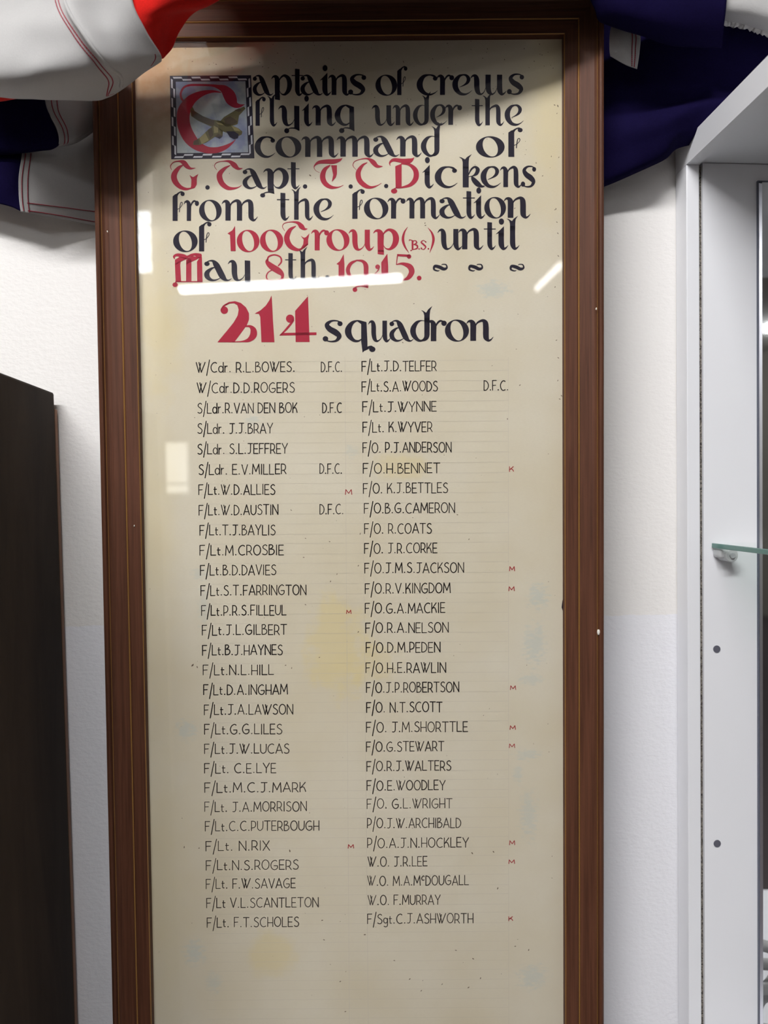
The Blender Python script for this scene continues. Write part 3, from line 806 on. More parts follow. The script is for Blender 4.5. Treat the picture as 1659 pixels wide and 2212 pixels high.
ink = Ink(0.00036); g = Ink()
draw(g, [('s', [(385, 560, 40), (335, 500, 36), (322, 410, 34), (370, 315, 36), (470, 272, 36), (650, 268, 36), (850, 276, 40), (960, 300, 70), (1060, 340, 140), (1140, 430, 200), (1190, 530, 190), (1250, 605, 110), (1330, 622, 60), (1412, 600, 4)]),
         ('s', [(1010, 395, 14), (860, 378, 45), (680, 415, 95), (500, 520, 165), (385, 690, 215), (362, 860, 220), (395, 1020, 220), (480, 1180, 210), (600, 1300, 165), (760, 1372, 115), (920, 1380, 100), (1060, 1340, 80), (1180, 1270, 40), (1262, 1195, 4)])])
ink.merge(g, ZH)
ink.build('capital_letter', RD, initial)
ink = Ink(0.00044); g = Ink()
g.poly([(480, 690), (520, 640), (560, 715), (700, 800), (850, 858), (1000, 880), (1150, 940), (1300, 1005), (1372, 1062), (1362, 1112), (1290, 1150), (1150, 1100), (1000, 1045), (800, 962), (620, 880), (500, 800)])
g.poly([(980, 900), (1060, 815), (1250, 700), (1400, 635), (1425, 672), (1316, 790), (1292, 935), (1240, 955), (1100, 985)])
g.poly([(900, 950), (800, 1020), (650, 1165), (540, 1228), (528, 1290), (640, 1294), (760, 1250), (905, 1152), (985, 1186), (1034, 1140), (1040, 1050)])
ink.merge(g, ZH); bomber = ink.build('bomber', M['olive'], initial)
for mat_, hh, polys in ((M['earth'], 0.0005, [[(490, 690), (555, 720), (720, 815), (900, 880), (880, 975), (700, 910), (520, 800)], [(1060, 850), (1160, 800), (1240, 850), (1290, 900), (1210, 950), (1080, 930)], [(540, 1230), (620, 1190), (640, 1280), (540, 1290)], [(900, 1150), (960, 1100), (1034, 1130), (985, 1184)], [(780, 1040), (850, 1000), (880, 1120), (820, 1190)], [(1240, 700), (1320, 665), (1370, 700), (1310, 730)]]),
                        (M['sand'], 0.00056, [[(640, 1180), (740, 1085), (800, 1210), (680, 1280)], [(880, 960), (960, 1000), (960, 1080), (890, 1090)], [(1180, 960), (1300, 1010), (1345, 1060), (1240, 1050)], [(920, 900), (1020, 925), (1060, 960), (960, 940)]]),
                        (M['panel_black'], 0.00062, [[(1095, 1060), (1150, 1060), (1230, 1058), (1310, 1110), (1296, 1178), (1230, 1196), (1160, 1160)], [(930, 1160), (1000, 1140), (1030, 1150), (985, 1190)]])):
    ink = Ink(hh); g = Ink()
    for p in polys: g.poly(p)
    ink.merge(g, ZH); ink.build('camouflage' if hh < 0.0006 else 'dark_underside', mat_, initial)

# ---- hand-lettered names, cap height 1
CAPS = {
 'A': (0.60, [[(0, 0), (0.3, 1), (0.6, 0)], [(0.10, 0.30), (0.50, 0.30)]]),
 'B': (0.46, [[(0, 0), (0.0, 1)], ('s', [(0, 0.98), (0.22, 1.0), (0.33, 0.86), (0.24, 0.68), (0.06, 0.56)]), ('s', [(0.06, 0.58), (0.36, 0.52), (0.46, 0.28), (0.30, 0.04), (0, 0.0)])]),
 'C': (0.58, [('s', [(0.56, 0.88), (0.40, 0.99), (0.16, 0.88), (0.01, 0.55), (0.08, 0.18), (0.30, 0.0), (0.58, 0.08)])]),
 'D': (0.50, [[(0, 0), (0, 1)], ('s', [(0, 1.0), (0.28, 0.92), (0.48, 0.62), (0.46, 0.28), (0.26, 0.04), (0, 0.0)])]),
 'E': (0.42, [[(0.40, 1), (0, 1), (0, 0), (0.42, 0)], [(0, 0.48), (0.36, 0.48)]]),
 'F': (0.42, [[(0.42, 1), (0, 1), (0, 0)], [(0, 0.48), (0.34, 0.50)]]),
 'G': (0.60, [('s', [(0.54, 0.90), (0.36, 1.0), (0.12, 0.84), (0.0, 0.5), (0.10, 0.14), (0.34, 0.0), (0.56, 0.16), (0.58, 0.40)]), [(0.58, 0.42), (0.28, 0.42)]]),
 'H': (0.50, [[(0, 0), (0, 1)], [(0.5, 0), (0.5, 1)], [(0, 0.42), (0.5, 0.42)]]),
 'I': (0.10, [[(0.05, 0), (0.05, 1)]]),
 'J': (0.48, [[(0.04, 1), (0.50, 1)], ('s', [(0.30, 1), (0.30, 0.6), (0.29, 0.18), (0.18, 0.01), (0, 0.02)])]),
 'K': (0.46, [[(0, 0), (0, 1)], [(0.42, 1), (0.0, 0.36)], ('s', [(0.08, 0.46), (0.26, 0.52), (0.38, 0.30), (0.46, 0.0)])]),
 'L': (0.42, [[(0, 1), (0, 0), (0.42, 0)]]),
 'M': (0.68, [[(0, 0), (0.05, 1), (0.34, 0.24), (0.62, 1), (0.68, 0)]]),
 'N': (0.54, [[(0, 0), (0, 1), (0.54, 0), (0.54, 1)]]),
 'O': (0.62, [('c', 0.31, 0.5, 0.31, 0.5)]),
 'P': (0.42, [[(0, 0), (0, 1)], ('s', [(0, 1), (0.30, 0.95), (0.41, 0.68), (0.32, 0.38), (0, 0.26)])]),
 'R': (0.46, [[(0, 0), (0, 1)], ('s', [(0, 1), (0.30, 0.95), (0.41, 0.68), (0.32, 0.40), (0.06, 0.33)]), [(0.24, 0.35), (0.46, 0)]]),
 'S': (0.46, [('s', [(0.44, 0.88), (0.28, 1.0), (0.08, 0.88), (0.08, 0.68), (0.28, 0.52), (0.45, 0.32), (0.38, 0.06), (0.18, 0.0), (0, 0.10)])]),
 'T': (0.54, [[(0, 1), (0.54, 1)], [(0.27, 1), (0.27, 0)]]),
 'U': (0.52, [('s', [(0, 1), (0, 0.55), (0.03, 0.18), (0.24, 0.0), (0.47, 0.18), (0.52, 0.55), (0.52, 1)])]),
 'V': (0.56, [[(0, 1), (0.28, 0), (0.56, 1)]]),
 'W': (0.84, [[(0, 1), (0.24, 0), (0.42, 0.9)], [(0.26, 1), (0.48, 0), (0.84, 1)]]),
 'X': (0.54, [[(0, 1), (0.54, 0)], [(0.50, 1), (0.02, 0)]]),
 'Y': (0.54, [[(0, 1), (0.27, 0.46)], [(0.54, 1), (0.27, 0.46), (0.26, 0)]]),
 '/': (0.27, [[(0.0, -0.36), (0.27, 1.22)]]),
 'd': (0.44, [('c', 0.21, 0.32, 0.21, 0.31), [(0.44, 1.0), (0.44, 0)]]),
 'r': (0.26, [[(0, 0.62), (0, 0)], ('s', [(0, 0.40), (0.10, 0.58), (0.26, 0.60)])]),
 't': (0.26, [('s', [(0.08, 0.78), (0.08, 0.3), (0.11, 0.05), (0.26, 0.03)]), [(0, 0.52), (0.24, 0.52)]]),
 'g': (0.40, [('c', 0.19, 0.30, 0.19, 0.26), ('s', [(0.39, 0.56), (0.39, 0.0), (0.36, -0.28), (0.18, -0.36), (0.02, -0.28)])]),
 'c': (0.30, [('s', [(0.30, 0.92), (0.16, 1.0), (0.0, 0.76), (0.10, 0.55), (0.30, 0.58)])]),
 '.': (0.17, [('d', 0.07, 0.04, 0.072)]),
 ' ': (0.20, []),
}
def lettering(ink, text, x0, x1, base, cap, sw, slope=-0.0075, rnd=None):
    gap = 0.155
    items, x = [], 0.0
    for ch in text:
        w, sh = CAPS[ch]
        items.append((x, sh, ch)); x += w + (gap if ch not in '/' else gap * 0.9)
    total = x - gap
    kx = (x1 - x0) / total
    xm = (x0 + x1) / 2
    fn = lambda gx, gy: (x0 + gx * kx, base - gy * cap + slope * (x0 + gx * kx - xm))
    for (ox, sh, ch) in items:
        jy = rnd.uniform(-0.03, 0.03) if rnd else 0
        jw = sw * (rnd.uniform(0.88, 1.15) if rnd else 1)
        for s in sh:
            if isinstance(s, tuple) and s[0] == 's':
                c = s[1]; n = (len(c) - 1) * 5
                pts = [catmull(c, i * (len(c) - 1) / n) for i in range(n + 1)]
                stroke(ink, [(*fn(ox + p[0], p[1] + jy), jw) for p in pts], smooth=False)
            elif isinstance(s, tuple) and s[0] == 'c':
                pts = [(s[1] + s[3] * math.cos(a), s[2] + s[4] * math.sin(a)) for a in [2 * math.pi * i / 28 for i in range(29)]]
                stroke(ink, [(*fn(ox + p[0], p[1] + jy), jw) for p in pts], smooth=False)
            elif isinstance(s, tuple) and s[0] == 'd':
                p = fn(ox + s[1], s[2]); ink.disc(p[0], p[1], s[3] * cap * rnd.uniform(0.8, 1.1) if rnd else s[3] * cap, n=10)
            else:
                # straight strokes, one ribbon each, with a rounded pen end
                for a, b_ in zip(s, s[1:]):
                    pa, pb = fn(ox + a[0], a[1] + jy), fn(ox + b_[0], b_[1] + jy)
                    stroke(ink, [(*pa, jw), (*pb, jw * 0.92)], smooth=False)
                for q in s: ink.disc(*fn(ox + q[0], q[1] + jy), jw / 2, n=8)

LEFT = [('W/Cdr. R.L.BOWES.', 424, 637, 803.5), ('W/Cdr.D.D.ROGERS', 426, 636, 848), ('S/Ldr.R.VAN DEN BOK', 427, 642, 892), ('S/Ldr. J.J.BRAY', 427, 589, 936),
        ('S/Ldr. S.L.JEFFREY', 427, 621, 980), ('S/Ldr. E.V.MILLER', 429.5, 618, 1024.5), ('F/Lt.W.D.ALLIES', 429.5, 594, 1068), ('F/Lt.W.D.AUSTIN', 430, 600.5, 1112),
        ('F/Lt.T.J.BAYLIS', 432, 594.5, 1155.5), ('F/Lt.M.CROSBIE', 432, 612.5, 1199), ('F/Lt.B.D.DAVIES', 433, 596, 1242), ('F/Lt.S.T.FARRINGTON', 434, 661, 1285.3),
        ('F/Lt.P.R.S.FILLEUL', 435.6, 618, 1329), ('F/Lt.J.L.GILBERT', 437, 619, 1371), ('F/Lt.B.J.HAYNES', 437.5, 610, 1414.5), ('F/Lt.N.L.HILL', 439, 591, 1457.5),
        ('F/Lt.D.A.INGHAM', 440, 621, 1500.3), ('F/Lt.J.A.LAWSON', 441.5, 632.5, 1543), ('F/Lt.G.G.LILES', 442, 609, 1585.5), ('F/Lt.J.W.LUCAS', 442, 624.5, 1627.3),
        ('F/Lt. C.E.LYE', 442, 596, 1669.5), ('F/Lt.M.C.J.MARK', 442.5, 660.5, 1711), ('F/Lt. J.A.MORRISON', 442.5, 662, 1752.5), ('F/Lt.C.C.PUTERBOUGH', 443.5, 689, 1794),
        ('F/Lt. N.RIX', 445, 582.5, 1837), ('F/Lt.N.S.ROGERS', 445.5, 644.5, 1878.5), ('F/Lt. F.W.SAVAGE', 445.5, 638, 1918.5), ('F/Lt V.L.SCANTLETON', 446.5, 687.5, 1960), ('F/Lt. F.T.SCHOLES', 447.5, 645.5, 2002)]
RIGHT = [('F/Lt.J.D.TELFER', 782, 942.5, 801.4), ('F/Lt.S.A.WOODS', 782, 945, 845), ('F/Lt.J.WYNNE', 783.6, 942.5, 889), ('F/Lt. K.WYVER', 784, 933.6, 933),
         ('F/O. P.J.ANDERSON', 784, 974.6, 977), ('F/O.H.BENNET', 784.7, 950, 1022), ('F/O. K.J.BETTLES', 785, 967, 1064.8), ('F/O.B.G.CAMERON', 787, 982, 1108),
         ('F/O. R.COATS', 787.5, 932, 1152), ('F/O. J.R.CORKE', 787.5, 944, 1194.5), ('F/O.J.M.S.JACKSON', 788, 1001.6, 1237), ('F/O.R.V.KINGDOM', 789, 972.6, 1281.3),
         ('F/O.G.A.MACKIE', 789, 961, 1324), ('F/O.R.A.NELSON', 790, 968.4, 1366.3), ('F/O.D.M.PEDEN', 791, 950.6, 1409), ('F/O.H.E.RAWLIN', 790.5, 962.7, 1453),
         ('F/O.J.P.ROBERTSON', 791.6, 991, 1495), ('F/O. N.T.SCOTT', 792, 954.7, 1538), ('F/O. J.M.SHORTTLE', 791.6, 1010, 1580.5), ('F/O.G.STEWART', 791.6, 958.8, 1622.5),
         ('F/O.R.J.WALTERS', 792.5, 974, 1664.5), ('F/O.E.WOODLEY', 792.8, 961.6, 1706.5), ('F/O. G.L.WRIGHT', 793, 976.5, 1745.6), ('P/O.J.W.ARCHIBALD', 793.7, 995.5, 1788),
         ('P/O.A.J.N.HOCKLEY', 794, 1012, 1830.5), ('W.O. J.R.LEE', 794.8, 922.6, 1871), ('W.O. M.A.McDOUGALL', 794, 1012, 1912), ('W.O. F.MURRAY', 795, 951, 1954), ('F/Sgt.C.J.ASHWORTH', 794, 1021.8, 1994)]
rnd = random.Random(11)
for (txt, x0, x1, y) in LEFT + RIGHT:
    ink = Ink()
    cap = 21.2 if y < 1600 else 20.4
    lettering(ink, txt, x0, x1, y, cap, 2.15 if y < 1720 else 1.95, rnd=rnd)
    ink.build('name_entry', M['name_ink'] if y < 1570 else M['name_ink_paler'], board)
for (x0, x1, y) in ((694, 739, 803), (697, 738, 891.5), (691, 739, 1023), (691, 742, 1110.5), (1045.6, 1098, 843)):
    ink = Ink(); lettering(ink, 'D.F.C' if x0 == 697 else 'D.F.C.', x0, x1, y, 21, 2.1, rnd=rnd)
    ink.build('decoration_entry', M['name_ink'], board)
for (ch, x0, x1, y, h) in (('M', 746, 760, 1068, 10.5), ('M', 748.5, 758.5, 1325.5, 7.5), ('M', 752, 764, 1832, 7.5), ('K', 1100.5, 1109.5, 1018.5, 10.5), ('M', 1100.6, 1111.6, 1233, 9), ('M', 1099, 1111, 1276, 8.7),
                           ('M', 1102.4, 1114, 1489.5, 8.3), ('M', 1101.7, 1113.4, 1575.7, 8), ('M', 1100, 1112, 1615, 8.3), ('M', 1100.6, 1112, 1825, 9), ('M', 1099, 1111.6, 1865.4, 8), ('K', 1099, 1107.7, 1989, 9)):
    ink = Ink(); lettering(ink, ch, x0, x1, y, h, 1.7, rnd=rnd)
    ink.build('red_mark', M['small_red'], board)

# faint pencil ruling and foxing flecks
ink = Ink(0.00012)
for (txt, x0, x1, y) in RIGHT:
    for yy in (y + 1, y - 21.5):
        stroke(ink, [(430 + (y - 800) * 0.014, yy + 2.6, 0.55), (748, yy + 0.4, 0.55), (1098, yy - 2.3, 0.55)], smooth=False)
for k in range(5):
    y = 2035 + k * 41
    for yy in (y, y - 21):
        stroke(ink, [(447, yy + 2.6, 0.5), (1098, yy - 2.3, 0.5)], smooth=False)
for (xa, xb) in ((745, 755), (781, 796), (1098, 1099)):
    stroke(ink, [(xa, 770, 0.6), (xb, 2250, 0.6)], smooth=False)
tag(ink.build('pencil_ruling', M['pencil'], board), 'faint pencil ruling')
ink = Ink(0.0001); rs = random.Random(5)
flecks = [(1205, 229, 3), (1198, 227, 2.2), (1203, 245, 1.6), (1191, 338, 1.8), (1207, 340, 1.8), (1201, 451, 2), (1199, 453, 2), (1203, 480, 2), (1205, 504, 2.2), (1206, 553, 2.2), (1199, 620, 2), (1202, 735, 2), (1206, 773, 2.2), (1205, 822, 2), (1123, 832, 2.2), (1213, 855, 2.2), (1209, 862, 2.2),
          (630, 1443, 2), (690, 1420, 2), (617, 1437, 2), (416, 1437, 4), (426, 1441, 2.5), (626, 1838, 3.2), (398, 1830, 2.5), (430, 1832, 2), (1020, 1843, 2.8), (1066, 1840, 2.6), (1075, 1919, 2.8), (788, 2019, 2.6), (629, 1102, 2), (656, 1204, 2), (712, 1170, 2), (728, 1240, 2), (714, 1256, 2), (660, 1306, 2),
          (660, 1163, 1.8), (778, 1153, 2.4), (1013, 1165, 2), (774, 1222, 2), (774, 1365, 2.2), (988, 1112, 2), (1096, 905, 2), (1063, 790, 1.4), (894, 656, 1.8), (1045, 672, 1.6), (1112, 450, 2), (918, 482, 2), (919, 487, 2), (670, 379, 3), (700, 382, 2.4), (1172, 380, 2), (1158, 352, 2), (560, 590, 2), (722, 630, 1.6), (870, 740, 2),
          (985, 2053, 2.6), (1022, 2071, 2.6), (1038, 2113, 2.4), (852, 2075, 2.4), (885, 2115, 2.6), (910, 2140, 2.2), (735, 2120, 2.2), (1012, 2133, 2.6), (955, 2126, 2), (746, 2185, 2.2), (1113, 2044, 2.2), (1142, 2052, 2.4), (696, 1988, 2.4), (700, 2030, 2.2)]
for k in range(70):
    flecks.append((rs.uniform(320, 1205), rs.uniform(82, 150), rs.uniform(0.8, 1.8)))
for k in range(60):
    flecks.append((rs.uniform(560, 1160), rs.uniform(150, 340), rs.uniform(0.7, 1.6)))
for k in range(110):
    flecks.append((rs.uniform(315, 1208), rs.uniform(300, 2200), rs.uniform(0.6, 1.4)))
for (x, y, r) in flecks:
    a = rs.uniform(0, 3.14)
    stroke(ink, [(x - math.cos(a) * r, y - math.sin(a) * r, 0.4), (x, y, r * 0.9), (x + math.cos(a) * r, y + math.sin(a) * r, 0.4)])
fx = ink.build('foxing_specks', M['speck'], board); tag(fx, kind='stuff')
ink = Ink(0.0004); ink.poly([(1215, 1296), (1219, 1300), (1220, 1318), (1216, 1321), (1213, 1312)])
ink.build('ink_blot', M['ink'], board)

# ------------------------------------------------------------------ flags
class Sheet:
    def __init__(self, rows, nu=40, nv=40, wr=0.003, wf=14.0, seed=0.0, dirs=(1, 1)):
        self.rows, self.nu, self.nv, self.wr, self.wf, self.seed, self.dirs = rows, nu, nv, wr, wf, seed, dirs
    def at(self, s, t):
        r = len(self.rows) - 1
        line = [catmull(row, s * (len(row) - 1)) for row in self.rows]
        px, py, d = catmull(line, t * r) if r > 1 else tuple(line[0][k] + (line[1][k] - line[0][k]) * t for k in range(3))
        p = W(px, py, d)
        q = Vector((p.x * self.dirs[0], p.z * self.dirs[1], self.seed)) * self.wf
        p.y -= self.wr * (noise.noise(q) + 0.5 * noise.noise(q * 2.3))
        return p
    def build(self, name, mat, parent, thick=0.0012):
        vs = [self.at(i / self.nu, j / self.nv) for j in range(self.nv + 1) for i in range(self.nu + 1)]
        k = self.nu + 1
        fs = [(j * k + i, (j + 1) * k + i, (j + 1) * k + i + 1, j * k + i + 1) for j in range(self.nv) for i in range(self.nu)]
        o = mesh_obj(name, vs, fs, mat, parent, smooth=True)
        md = o.modifiers.new('thickness', 'SOLIDIFY'); md.thickness = thick; md.offset = 0
        return o
    def seam(self, name, path, mat, parent, r=0.0007, n=70, dash=True, lift=0.0012):
        pts = []
        for i in range(n + 1):
            s, t = catmull(path, i * (len(path) - 1) / n) if len(path) > 2 else tuple(path[0][k] + (path[1][k] - path[0][k]) * i / n for k in (0, 1))
            p = self.at(min(max(s, 0), 1), min(max(t, 0), 1))
            pts.append(p + (EYE - p).normalized() * lift)
        return tube(name, pts, r, mat, parent, dash)

def tube(name, pts, r, mat, parent, dash=False, sides=6):
    vs, fs = [], []
    runs = [pts[i:i + 2] for i in range(0, len(pts) - 1)] if dash else [pts]
    if dash:
        runs = []
        for i in range(0, len(pts) - 1):
            a, b_ = pts[i], pts[i + 1]
            runs.append([a.lerp(b_, 0.08), a.lerp(b_, 0.92)])
    for run in runs:
        k = len(vs)
        for i, p in enumerate(run):
            a = run[max(i - 1, 0)]; b_ = run[min(i + 1, len(run) - 1)]
            d = (b_ - a).normalized()
            n1 = d.cross(Vector((0.3, 1, 0.2))).normalized(); n2 = d.cross(n1)
            for s in range(sides):
                an = 2 * math.pi * s / sides
                vs.append(p + (n1 * math.cos(an) + n2 * math.sin(an)) * r)
        for i in range(len(run) - 1):
            for s in range(sides):
                fs.append((k + i * sides + s, k + i * sides + (s + 1) % sides, k + (i + 1) * sides + (s + 1) % sides, k + (i + 1) * sides + s))
        fs.append(tuple(k + s for s in reversed(range(sides)))); fs.append(tuple(k + (len(run) - 1) * sides + s for s in range(sides)))
    return mesh_obj(name, vs, fs, mat, parent, smooth=not dash)

fl = empty('draped_flag', W(150, 100, 0.08))
tag(fl, 'white, red and navy flag bunched over the top left corner of the frame', 'flag')
def keep(o, root):
    o.matrix_parent_inverse = root.matrix_world.inverted() if False else Matrix.Translation(-Vector(root.location))
    return o

FW, FR, FN = M['flag_white'], M['flag_red'], M['flag_navy']
w1 = Sheet([
    [(-90, -110, .13), (40, -110, .15), (110, -110, .165), (150, -110, .170), (215, -110, .165), (296, -110, .155)],
    [(-90, 0, .150), (30, 0, .168), (118, 0, .176), (150, 0, .186), (205, 0, .172), (286, -5, .160)],
    [(-90, 80, .165), (50, 82, .180), (160, 78, .180), (192, 76, .190), (240, 70, .170), (312, 60, .150)],
    [(-90, 150, .168), (60, 152, .182), (205, 136, .168), (232, 130, .176), (282, 118, .152), (343, 110, .127)],
    [(-90, 188, .145), (60, 196, .160), (228, 178, .140), (262, 164, .142), (292, 150, .132), (348, 126, .118)],
    [(-90, 200, .115), (50, 212, .125), (190, 216, .112), (232, 208, .110), (268, 186, .108), (345, 131, .108)],
    [(-90, 190, .060), (50, 200, .070), (180, 204, .082), (225, 196, .090), (262, 176, .094), (338, 124, .100)]], 70, 70, 0.006, 15, 1.0, (1, 1))
o = keep(w1.build('white_panel', FW, fl), fl)
for (a, off) in ((0.40, 0), (0.425, 1)):
    w1.seam('stitching', [(a, 0.0), (a, 0.2), (a, 0.45), (a + 0.005, 0.6), (a + 0.03, 0.72), (a + 0.12, 0.79), (a + 0.22, 0.80)], M['stitch'], o, 0.0006, 90)
w1.seam('seam_fold', [(0.52, 0.0), (0.53, 0.2), (0.535, 0.45), (0.56, 0.6), (0.62, 0.72), (0.70, 0.76)], FW, o, 0.0022, 60, dash=False, lift=0.0006)
w1.seam('stitching', [(0.965, 0.52), (0.955, 0.6), (0.93, 0.72)], M['stitch'], o, 0.0006, 12)
r1 = Sheet([
    [(296, -110, .155), (400, -110, .150), (520, -110, .135), (640, -110, .125)],
    [(284, -5, .160), (350, -3, .156), (420, -2, .140), (478, -4, .125)],
    [(299, 38, .156), (335, 40, .148), (380, 32, .130), (420, 24, .120)],
    [(316, 72, .144), (340, 74, .134), (365, 70, .120), (388, 66, .112)],
    [(332, 100, .130), (345, 102, .122), (358, 102, .114), (372, 102, .108)],
    [(346, 125, .118), (348, 126, .115), (350, 126, .113), (353, 124, .111)]], 40, 40, 0.003, 18, 2.0)
keep(r1.build('red_panel', FR, fl), fl)
r2 = Sheet([[(-90, 190, .100), (-10, 192, .104), (40, 207, .104)], [(-90, 206, .098), (-10, 207, .100), (38, 212, .100)], [(-90, 222, .088), (-10, 220, .090), (34, 213, .095)]], 20, 10, 0.001, 10, 3.0)
keep(r2.build('red_panel', FR, fl), fl)
n1 = Sheet([
    [(-90, 190, .066), (20, 195, .075), (95, 198, .072)],
    [(-90, 230, .062), (20, 235, .072), (102, 236, .068)],
    [(-90, 275, .058), (25, 275, .070), (124, 280, .064)],
    [(-90, 312, .056), (30, 316, .066), (129, 308, .062)],
    [(-90, 335, .046), (30, 332, .054), (105, 322, .054)],
    [(-90, 325, .034), (30, 322, .040), (95, 312, .045)]], 40, 40, 0.003, 18, 4.0)
keep(n1.build('navy_panel', FN, fl), fl)
n2 = Sheet([
    [(-90, 300, .030), (10, 310, .036), (56, 312, .038)],
    [(-90, 350, .040), (10, 352, .048), (48, 350, .046)],
    [(-90, 400, .042), (10, 402, .050), (41, 400, .048)],
    [(-90, 424, .036), (10, 442, .044), (45, 456, .044)]], 30, 30, 0.002, 18, 5.0)
keep(n2.build('navy_panel', FN, fl), fl)
w2 = Sheet([
    [(92, 196, .072), (150, 200, .058), (219, 196, .040)],
    [(101, 236, .068), (152, 238, .058), (219, 228, .034)],
    [(123, 280, .064), (165, 272, .054), (219, 252, .026)],
    [(128, 309, .061), (168, 298, .048), (219, 264, .020)],
    [(118, 318, .052), (165, 308, .036), (219, 272, .012)]], 40, 40, 0.0015, 20, 6.0)
o = keep(w2.build('white_panel', FW, fl), fl)
w2.seam('stitching', [(0.14, 0.05), (0.14, 0.3), (0.16, 0.6), (0.16, 0.95)], M['stitch'], o, 0.0005, 40)
w2.seam('stitching', [(0.26, 0.05), (0.25, 0.3), (0.26, 0.6), (0.24, 0.95)], M['stitch'], o, 0.0005, 40)
w3 = Sheet([
    [(50, 300, .036), (115, 296, .030), (217, 250, .012)],
    [(46, 340, .047), (115, 335, .036), (217, 310, .013)],
    [(40, 385, .049), (115, 384, .038), (217, 375, .013)],
    [(41, 430, .047), (115, 438, .034), (217, 450, .011)],
    [(45, 457, .045), (115, 470, .028), (217, 490, .008)]], 50, 50, 0.0015, 18, 7.0)
o = keep(w3.build('white_panel', FW, fl), fl)
w3.seam('stitching', [(0.06, 0.2), (0.05, 0.5), (0.05, 0.98)], M['stitch'], o, 0.0005, 50)
w3.seam('stitching', [(0.15, 0.2), (0.14, 0.5), (0.14, 0.99)], M['stitch'], o, 0.0005, 50)
w3.seam('stitching', [(0.12, 0.80), (0.5, 0.80), (0.99, 0.79)], M['stitch'], o, 0.0005, 60)
w3.seam('stitching', [(0.12, 0.955), (0.5, 0.945), (0.99, 0.94)], M['stitch'], o, 0.0005, 60)

fr = empty('draped_flag', W(1400, 150, 0.06))
tag(fr, 'dark navy flag hanging behind the top right of the frame beside the white case', 'flag')
nu = Sheet([
    [(1240, -140, .150), (1330, -140, .160), (1450, -140, .160), (1572, -140, .155)],
    [(1262, -40, .140), (1340, -40, .158), (1450, -40, .158), (1570, -40, .150)],
    [(1284, 20, .132), (1345, 20, .150), (1450, 25, .150), (1566, 20, .145)],
    [(1290, 42, .124), (1350, 52, .136), (1450, 70, .136), (1560, 72, .130)],
    [(1300, 50, .112), (1355, 68, .116), (1450, 98, .116), (1557, 104, .112)],
    [(1310, 40, .100), (1358, 50, .098), (1450, 85, .098), (1552, 95, .095)]], 60, 40, 0.004, 12, 8.0)
keep(nu.build('navy_panel', FN, fr), fr)
sw = Sheet([
    [(330, -330, .02), (480, -330, .02), (700, -330, .02), (1000, -330, .02), (1330, -330, .02)],
    [(325, -280, .11), (480, -280, .13), (700, -270, .11), (1000, -260, .10), (1330, -250, .10)],
    [(320, -190, .200), (480, -185, .210), (700, -175, .175), (1000, -160, .165), (1310, -150, .140)],
    [(318, -110, .222), (480, -100, .228), (700, -85, .200), (1000, -75, .185), (1285, -60, .155)],
    [(318, -60, .220), (480, -44, .222), (700, -36, .196), (1000, -24, .178), (1272, -14, .150)],
    [(320, -80, .190), (480, -60, .190), (700, -56, .165), (1000, -44, .150), (1262, -34, .132)]], 60, 40, 0.003, 8, 9.0)
keep(sw.build('navy_swag', FN, fr), fr)
nl = Sheet([
    [(1262, -60, .030), (1420, -60, .070), (1570, -60, .080), (1740, -60, .085)],
    [(1268, 60, .040), (1420, 60, .078), (1570, 70, .090), (1740, 100, .100)],
    [(1270, 150, .042), (1420, 150, .066), (1570, 150, .075), (1740, 170, .080)],
    [(1272, 230, .042), (1420, 215, .060), (1570, 190, .066), (1740, 200, .070)],
    [(1274, 300, .046), (1420, 262, .070), (1540, 220, .074), (1740, 215, .076)],
    [(1276, 350, .044), (1420, 300, .064), (1520, 258, .066), (1740, 240, .066)],
    [(1278, 395, .042), (1420, 340, .054), (1495, 290, .056), (1740, 270, .056)],
    [(1278, 414, .032), (1425, 350, .040), (1492, 312, .040), (1740, 290, .040)]], 70, 70, 0.004, 12, 10.0, (0.6, 1.4))
keep(nl.build('navy_panel', FN, fr), fr)
wt = Sheet([
    [(1324, 46, .094), (1345, 46, .097), (1368, 56, .097)],
    [(1317, 72, .094), (1345, 72, .098), (1383, 76, .096)],
    [(1316, 105, .092), (1346, 108, .096), (1381, 112, .094)],
    [(1318, 122, .088), (1350, 140, .090), (1376, 149, .090)]], 30, 30, 0.001, 20, 11.0)
o = keep(wt.build('white_panel', FW, fr), fr)
wt.seam('stitching', [(0.78, 0.1), (0.78, 0.5), (0.78, 0.98)], M['stitch'], o, 0.0005, 24)
wt.seam('stitching', [(0.88, 0.15), (0.88, 0.5), (0.88, 0.98)], M['stitch'], o, 0.0005, 24)
wr_ = Sheet([
    [(1574, -110, .130), (1640, -110, .135), (1760, -110, .130)],
    [(1572, -30, .140), (1640, -25, .150), (1760, 0, .150)],
    [(1568, 15, .138), (1635, 25, .148), (1760, 60, .150)],
    [(1564, 42, .122), (1630, 56, .126), (1760, 104, .126)],
    [(1562, 44, .104), (1628, 58, .104), (1760, 108, .104)]], 40, 40, 0.002, 14, 12.0)
o = keep(wr_.build('white_panel', FW, fr), fr)
rf = random.Random(3)
pts = []
for i in range(60):
    p = wr_.at(i / 59, 0.80); pts.append(p + Vector((rf.uniform(-1, 1) * 0.0012, -0.001, -0.002 + rf.uniform(-1, 1) * 0.0016)))
tube('frayed_edge', pts, 0.0034, FW, o)

